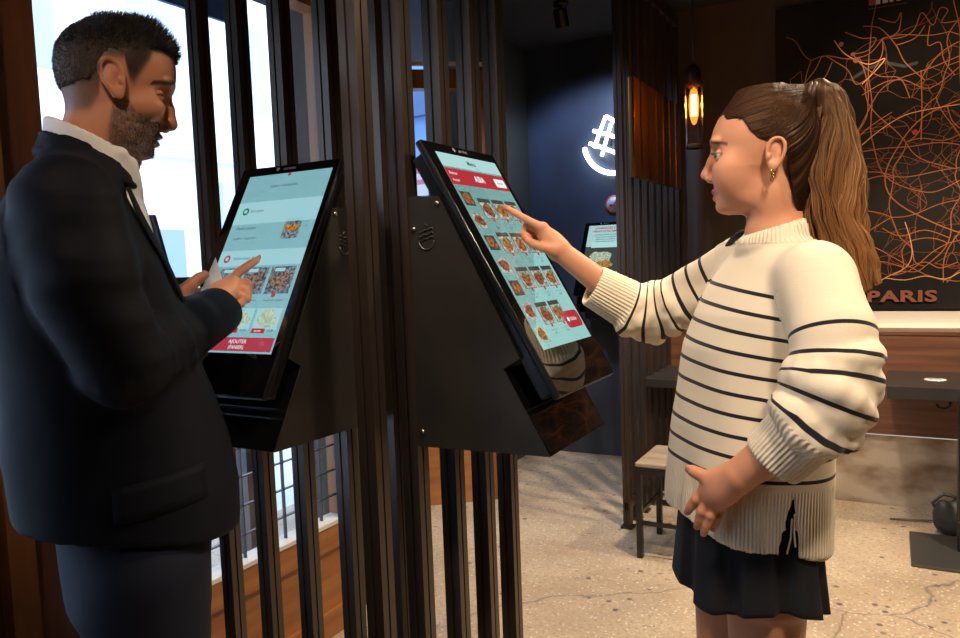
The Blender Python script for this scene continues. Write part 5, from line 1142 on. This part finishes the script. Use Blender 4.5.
# stubble
fi=np.where((beard>.5))[0]; sel=r2.choice(fi,3600); P0=Vh[sel]; N0=Nh[sel]; dr=N0*.6+np.array([.1,0,-.8])+r2.normal(size=(len(sel),3))*.3; dr/=np.linalg.norm(dr,axis=1)[:,None]
g=np.stack([P0+dr*.0032*t for t in (0,.5,1)],1); Vq,Fq=strands(g,np.tile([.00032,.00025,.0001],(len(sel),1)),3); pc=np.repeat(np.array([(.02,.016,.014),(.35,.33,.31)])[(r2.uniform(size=len(sel))<np.clip(.25+(1.66-Vh[sel,2])*9,.1,.6)).astype(int)],9,axis=0)
npobj('beard',Vq,Fq,MATS['dark_fibre'],man,pc)
# ---- white shirt: collar and front
v=Vol((-.13,-.12,1.44),(.10,.12,1.73),.003)
for sgn,z0,rr in ((1,0,.0),):
    P=[]
    for w_ in np.linspace(0,6.283,37):
        c_=math.cos(w_); P.append(np.array([-.022+.064*c_,.064*math.sin(w_),1.652-.034*c_ + (-.018 if c_>.55 else 0)*(c_-.55)*2]))
    for j in range(36):
        for dz,r_ in ((0,.0042),(-.010,.0055),(-.020,.006),(-.030,.0065)): v.cap(P[j]+np.array([-.004*dz/-.01*.4 if False else 0,0,dz]),P[j+1]+np.array([0,0,dz]),r_,r_,.006)
for s_ in (-1,1):   # collar points
    v.cap((.034,s_*.036,1.615),(.044,s_*.020,1.575),.010,.004,.008); v.cap((.020,s_*.052,1.628),(.036,s_*.032,1.590),.010,.006,.01)
v.cap((-.022,0,1.60),(-.018,0,1.47),.058,.085,.01); v.ell((.0,0,1.50),(.052,.085,.09),.02)
v.cap((-.004,0,1.76),(-.022,0,1.625),.054,.0575,.002,'s')
Vs,Fs=v.mesh(1); npobj('shirt',Vs,Fs,mat('white_shirt',(.72,.72,.74,1),.75,0,.2,sheen=.1),man)
bt=MB()
for z_,x_ in ((1.560,.044),(1.505,.050)): bt.lathe([(0,.003),(.005,.003),(.005,-.002),(0,-.002)],(x_+.003,0,z_),mat('shirt_button',(.5,.5,.5,1),.4),12,axis=0)
bt.build('shirt_button',man)
# ---- jacket
armR=[np.array([-.058,-.155,1.535]),np.array([-.045,-.170,1.42]),eb+np.array([0,0,.0]),ML(218,311,.168)]
armL=[np.array([-.045,.180,1.535]),np.array([-.035,.225,1.40]),el,wl-(wl-el)*.10]
TJ=[(.955,-.004,0.01,.172,.185),(1.00,-.002,0.01,.176,.186),(1.06,-.004,0.015,.180,.184),(1.14,-.012,0.025,.178,.178),(1.22,-.022,0.03,.166,.174),(1.30,-.036,0.03,.152,.176),(1.38,-.050,0.02,.146,.190),(1.45,-.060,0.01,.136,.200),(1.51,-.066,0,.112,.195),(1.555,-.062,0,.090,.168),(1.59,-.050,0,.075,.118),(1.625,-.040,0,.063,.078),(1.655,-.042,0,.054,.064)]
v=Vol((-.26,-.30,.90),(.26,.34,1.70),.0046)
v.loft(TJ,0,n=2.35)
vt=v; v=Vol((-.26,-.30,.90),(.26,.34,1.70),.0046); v.chain(armR,[.074,.074,.066,.0500],.030); v.chain(armL,[.070,.070,.062,.048],.030)
vt.cap((-.045,0,1.585),(-.062,-.150,1.555),.052,.055,.03); vt.cap((-.045,0,1.585),(-.05,.155,1.555),.052,.055,.03)
aR=float(sum(np.linalg.norm(armR[i+1]-armR[i]) for i in range(3)))
for k,(s,t_) in enumerate(((.235,.030),(.275,-.022),(.33,.020),(.38,-.018))): ring(v,armR,s,.058,t_,.008,k*2.1)
for ar,r in ((armR,.0425),(armL,.040)):
    dd=ar[3]-ar[2]; u=dd/np.linalg.norm(dd); endcut(v,ar[3],dd,.075,.09); v.cap(ar[3]-u*.06,ar[3]+u*.03,r-.004,r,.003,'s')
va=v; v=vt
# neck opening and V between the lapels
v.cap((-.026,0,1.80),(-.022,0,1.60),.066,.062,.003,'s')
v.cap((-.004,0,1.66),(.02,0,1.55),.060,.045,.003,'s')
def vee(X,Y,Z):
    t=np.clip((Z-1.33)/.28,0,1.2); w=.004+t*.066; return np.maximum(np.maximum(np.abs(Y)-w,-.02-X+ .3*(1.6-Z)*0),1.33-Z)
v.fn(vee,(-.01,-.09,1.33),(.2,.09,1.72),.003,'s')
v.loft([(z,a+.000,b,rx-.012,ry-.012) for z,a,b,rx,ry in TJ if z>1.28 and z<1.60],.002,'s',n=2.35) if False else None
# hem opening, front vent, cuff
v.fn(lambda X,Y,Z:Z-(1.010-.17*X)+0*Y,(-.3,-.4,.8),(.3,.4,1.05),.003,'s')
v.loft([(z,a,b,rx-.010,ry-.010) for z,a,b,rx,ry in TJ if z<1.15],.006,'s',n=2.35)
v.f=smin(v.f,va.f,.016)
Vj,Fj=v.mesh(2); Nj=vnormals(Vj,Fj)
dR,ar_=segd(Vj,armR); inR=dR<np.interp(ar_,[0,.1,.3,aR],[.076,.078,.068,.05])+.012
K=np.array(TJ); am=.0030*np.clip((1.6-Vj[:,2])/.2,0.2,1)
Vj=Vj+Nj*(am*wig(Vj*np.array([1,1,.55]),4.6,12,2))[:,None]
Vj=Vj+Nj*(.0050*wig(Vj*np.array([.6,.6,1.6]),7,21,2)*inR)[:,None]
suit=mat('navy_suit_wool',(.0022,.0030,.0080,1),.7,0,.18,sheen=0,bump=((500,500,500),.2,.0006))
jk=npobj('jacket',Vj,Fj,suit,man)
# lapels: thin shells lying on the chest
def onjack(y,z,off=.004):
    rx=np.interp(z,K[:,0],K[:,3]); ry=np.interp(z,K[:,0],K[:,4]); cx=np.interp(z,K[:,0],K[:,1]); cy2=np.interp(z,K[:,0],K[:,2]); return (cx+rx*max(0,1-(abs(y)/ry)**2.35)**(1/2.35)+off,y+cy2,z)
for s_ in (-1,1):
    ins=[(.010,1.335),(.026,1.40),(.044,1.47),(.058,1.53),(.066,1.575)]; outs=[(.016,1.335),(.060,1.40),(.088,1.455),(.104,1.505),(.082,1.575)]
    V=[];F=[]
    for (a,b_) in zip(ins,outs):
        for t in np.linspace(0,1,6): y=a[0]*(1-t)+b_[0]*t; z=a[1]*(1-t)+b_[1]*t; V.append(onjack(s_*y,z,.005+.004*math.sin(t*3.14)))
    for i in range(4):
        for j in range(5): F.append((i*6+j,i*6+j+1,(i+1)*6+j+1,(i+1)*6+j))
    lp=npobj('lapel',np.array(V),np.array(F),suit,jk); md=lp.modifiers.new('t','SOLIDIFY'); md.thickness=.004; md.offset=0; ms=lp.modifiers.new('s','SUBSURF'); ms.levels=1; ms.render_levels=2
# jacket collar band round the neck
v=Vol((-.14,-.13,1.52),(.10,.13,1.71),.0035); P=[]
for w_ in np.linspace(.62,6.283-.62,31): P.append(np.array([-.027+.0675*math.cos(w_),.0705*math.sin(w_),1.630-.032*math.cos(w_)]))
for j in range(30):
    for dz,dr_,r_ in ((0,0,.0040),(-.014,.003,.0050),(-.028,.009,.006)): 
        a=P[j]*1.0; b_=P[j+1]*1.0; ca=np.array([-.028,0,0]); ea=(a-ca)*np.array([1,1,0]); eb_=(b_-ca)*np.array([1,1,0]); ea/=np.linalg.norm(ea)+1e-9; eb_/=np.linalg.norm(eb_)+1e-9
        v.cap(a+ea*dr_+np.array([0,0,dz]),b_+eb_*dr_+np.array([0,0,dz]),r_,r_,.008)
a_,b_=v.mesh(1); npobj('jacket_collar',a_,b_,suit,jk)
# pocket flap on the near side
V=[];F=[]
for i in range(9):
    for j in range(5):
        x=-.030+i*.0175; z=1.105+ .002*i -j*.014; rx=np.interp(z,K[:,0],K[:,3])+.003; ry=np.interp(z,K[:,0],K[:,4])+.003; cyy=np.interp(z,K[:,0],K[:,2]); cx=np.interp(z,K[:,0],K[:,1]); V.append((x,cyy-ry*max(0,1-abs((x-cx)/rx)**2.35)**(1/2.35),z))
for i in range(8):
    for j in range(4): F.append((i*5+j,(i+1)*5+j,(i+1)*5+j+1,i*5+j+1))
lp=npobj('pocket_flap',np.array(V),np.array(F),suit,jk); md=lp.modifiers.new('t','SOLIDIFY'); md.thickness=.002; md.offset=0
# shirt cuff
for ar,w_,nm in ((armR,wr,'shirt_cuff'),(armL,wl,'shirt_cuff')):
    u=(w_-ar[2]); u/=np.linalg.norm(u); q=Vol(ar[3]-.07,ar[3]+.07,.003); q.cap(ar[3]-u*.04,ar[3]+u*.004,.037,.036); endcut(q,ar[3]+u*.004,u,.06,.06); q.cap(ar[3]-u*.06,ar[3]+u*.04,.0335,.0325,.001,'s'); a_,b_=q.mesh(1); npobj(nm,a_,b_,MATS['white_shirt'],man)
# ---- trousers
v=Vol((-.17,-.23,.03),(.19,.23,1.14),.006)
v.loft([(.88,.0,0,.115,.170),(.95,.002,0,.122,.175),(1.05,.0,0,.125,.150),(1.12,-.01,.01,.12,.14)],0)
for s_,dx in ((-1,.0),(1,.012)):
    v.cap((.008+dx,s_*.085,.92),(.004+dx,s_*.092,.52),.104,.078,.02); v.cap((.004+dx,s_*.092,.52),(-.015+dx,s_*.096,.11),.078,.066,.02); v.cap((-.015+dx,s_*.096,.11),(-.005+dx,s_*.097,.065),.066,.070,.01)
v.fn(lambda X,Y,Z:Z-.05+0*X+0*Y,(-.3,-.3,0),(.3,.3,.05),0,'s')
a_,b_=v.mesh(2); n_=vnormals(a_,b_); a_=a_+n_*(.0045*wig(a_*np.array([.8,.8,1.3]),5,31,2))[:,None]
npobj('trousers',a_,b_,mat('navy_trouser',(.006,.008,.020,1),.75,0,.22,sheen=.01),man)
for s_ in (-1,1):
    q=Vol((-.12,s_*.1-.08,0),(.24,s_*.1+.08,.14),.004); q.cap((-.045,s_*.097,.045),(.02,s_*.097,.06),.040,.045); q.cap((.02,s_*.097,.055),(.16,s_*.102,.035),.044,.032,.03)
    q.fn(lambda X,Y,Z:Z-.003+0*X+0*Y,(-.5,-.5,-.1),(.5,.5,.0),0,'s'); a_,b_=q.mesh(1); npobj('shoe',a_,b_,mat('black_leather',(.01,.009,.008,1),.3),man)
# ---- slip of paper held in his left hand
c0=ML(215.5,257,.292); c1=ML(199,295,.262); c2=ML(222,279,.285); c3=ML(212,309,.262)
pc0=MF[0]*np.array([1,1,0]); 
pp=thing('paper_slip','pale blue-white paper slip in the man\'s left hand in front of screen','paper',(MF[0][0],MF[0][1],0),-MF[3])
nn_=np.cross(c1-c0,c3-c0); nn_/=np.linalg.norm(nn_); vs=[c0,c1,c3,c2]
MB().add(vs+[p+nn_*.0006 for p in vs],[(0,1,2,3),(7,6,5,4),(0,4,5,1),(1,5,6,2),(2,6,7,3),(3,7,4,0)],mat('paper_blue_white',(.78,.84,.92,1),.7)).build('sheet',pp)
# black umbrella-like bundle behind the table leg
bb=thing('bag','small black bag slumped on the floor behind the bistro table leg','bag',(.25,4.24,0))
v=Vol((-.14,-.12,0),(.16,.14,.24),.005); v.ell((0,0,.075),(.075,.06,.075)); v.ell((.05,.02,.10),(.06,.05,.10),.03); v.ell((-.03,-.01,.13),(.035,.04,.05),.03); v.fn(lambda X,Y,Z:Z-.002+0*X+0*Y,(-.5,-.5,-.1),(.5,.5,0),0,'s')
a_,b_=v.mesh(1); n_=vnormals(a_,b_); a_=a_+n_*(.005*wig(a_,9,2,2))[:,None]; a_[:,2]=np.maximum(a_[:,2],.001); npobj('bag_body',a_,b_,bgm,bb)
MB().tube([(-.05,0,.10),(-.075,-.01,.16),(-.03,0,.205),(.04,.01,.19),(.07,.02,.12)],.008,bgm,8).build('handle',bb)
tag(MB().tube([(-.13,0,0.006),(.07,.03,.012)],.006,mat('stick_brown',(.10,.07,.05,1),.5),8).build('stick'),'thin dark stick lying on the floor next to the bag','stick'); bpy.data.objects['stick'].location=(.12,4.37,.002)
# ================================================================== LIGHT
def spot(name,loc,tgt,power,col_,size=.06,ang=70,blend=.5,label=None):
    l=bpy.data.lights.new(name,'SPOT'); l.energy=power; l.color=col_; l.shadow_soft_size=size; l.spot_size=math.radians(ang); l.spot_blend=blend
    o=bpy.data.objects.new(name,l); COL.objects.link(o); o.location=loc; d=Vector(tgt)-Vector(loc); o.rotation_euler=d.to_track_quat('-Z','Y').to_euler(); return o
def downlight(x,y,tgt,power,col_=(1,.80,.58),ang=80,where='the room',size=.07):
    t=thing('ceiling_spotlight','black ceiling spotlight '+where,'lamp',(x,y,CEIL),0,'ceiling spotlights')
    d=Vector(tgt)-Vector((x,y,CEIL-.10)); d.normalize()
    MB().lathe([(.0,0),(.045,0),(.045,-.02),(0,-.02)],(0,0,0),black_plastic).build('ceiling_plate',t)
    c=Vector((0,0,-.09)); a=c-d*.05; b_=c+d*.05
    MB().tube([(0,0,-.02),tuple(c)],.008,black_plastic,8).tube([tuple(a),tuple(b_)],.042,black_plastic,16,cap=False).tube([tuple(a),tuple(a+d*.004)],.042,black_plastic,16).build('can',t)
    spot('spot_lamp',(x+b_.x,y+b_.y,CEIL+b_.z),tgt,power,col_,size,ang)
    return t
downlight(.55,.35,(-.18,1.40,1.35),150,(1,.82,.62),60,'added over the aisle as key light on the woman',.10)  # added key lamp, stands in for an unseen flash
downlight(-.75,.25,(-.27,1.44,1.5),88,(1,.80,.60),60,'added between the two kiosk users as fill light',.09)  # added fill lamp for the front of her face
downlight(.55,2.5,(-.05,1.5,1.5),130,(1,.80,.56),60,'behind the woman, lighting her hair',.07)
downlight(-.30,2.9,(-.55,3.0,0),250,(1,.82,.62),105,'above the middle of the terrazzo floor')
downlight(-.15,-.35,(-1.13,.80,1.68),75,(1,.74,.52),24,'added on the camera side to light the suited man')  # unseen lamp added to warm the man's near side
downlight(.75,3.4,(.40,3.9,0),260,(1,.80,.58),105,'above the bistro table')
downlight(1.1,3.3,(.9,4.9,1.6),34,(1,.70,.42),95,'aimed at the city map')
downlight(-.1,3.4,(.1,4.9,1.5),24,(1,.70,.42),75,'aimed at the left side of the city map')
downlight(-1.75,4.3,(-1.80,5.0,1.4),70,(.45,.60,1),110,'added in the alcove to wash its wall blue')  # blue lamp added to strengthen the neon glow on wall and posts
downlight(-1.0,2.2,(-1.1,2.6,0),80,(1,.86,.70),100,'behind the kiosk posts')
downlight(-2.0,3.0,(-1.30,4.0,.9),75,(.60,.75,1),80,'added near the entrance glazing to tint the partition blue')  # cool lamp added to put blue on the partition posts
downlight(-.85,.05,(-1.93,1.08,1.7),32,(1,.76,.52),34,'added to brighten the timber window jamb')  # unseen lamp added to lift the dark jamb
downlight(1.6,1.6,(1.5,1.6,0),90,(1,.80,.6),120,'on the right of the room')
l=bpy.data.lights.new('filament_lamp','POINT'); l.energy=9; l.color=(1,.55,.2); l.shadow_soft_size=.02; o=bpy.data.objects.new('filament_lamp',l); COL.objects.link(o); o.location=(-.89,3.93,2.19)
# daylight
wd=bpy.data.worlds.new('World'); S.world=wd; wd.use_nodes=True; nt=wd.node_tree; b=nt.nodes['Background']; b.inputs[0].default_value=(.66,.82,1,1); b.inputs[1].default_value=4.2
sn=bpy.data.lights.new('sun','SUN'); sn.energy=2.2; sn.color=(1,.97,.92); sn.angle=.02; o=bpy.data.objects.new('sun',sn); COL.objects.link(o); o.rotation_euler=Vector((-.75,.15,-.62)).to_track_quat('-Z','Y').to_euler()
ar=bpy.data.lights.new('window_sky_light','AREA')
bpy.data.lights.remove(ar)
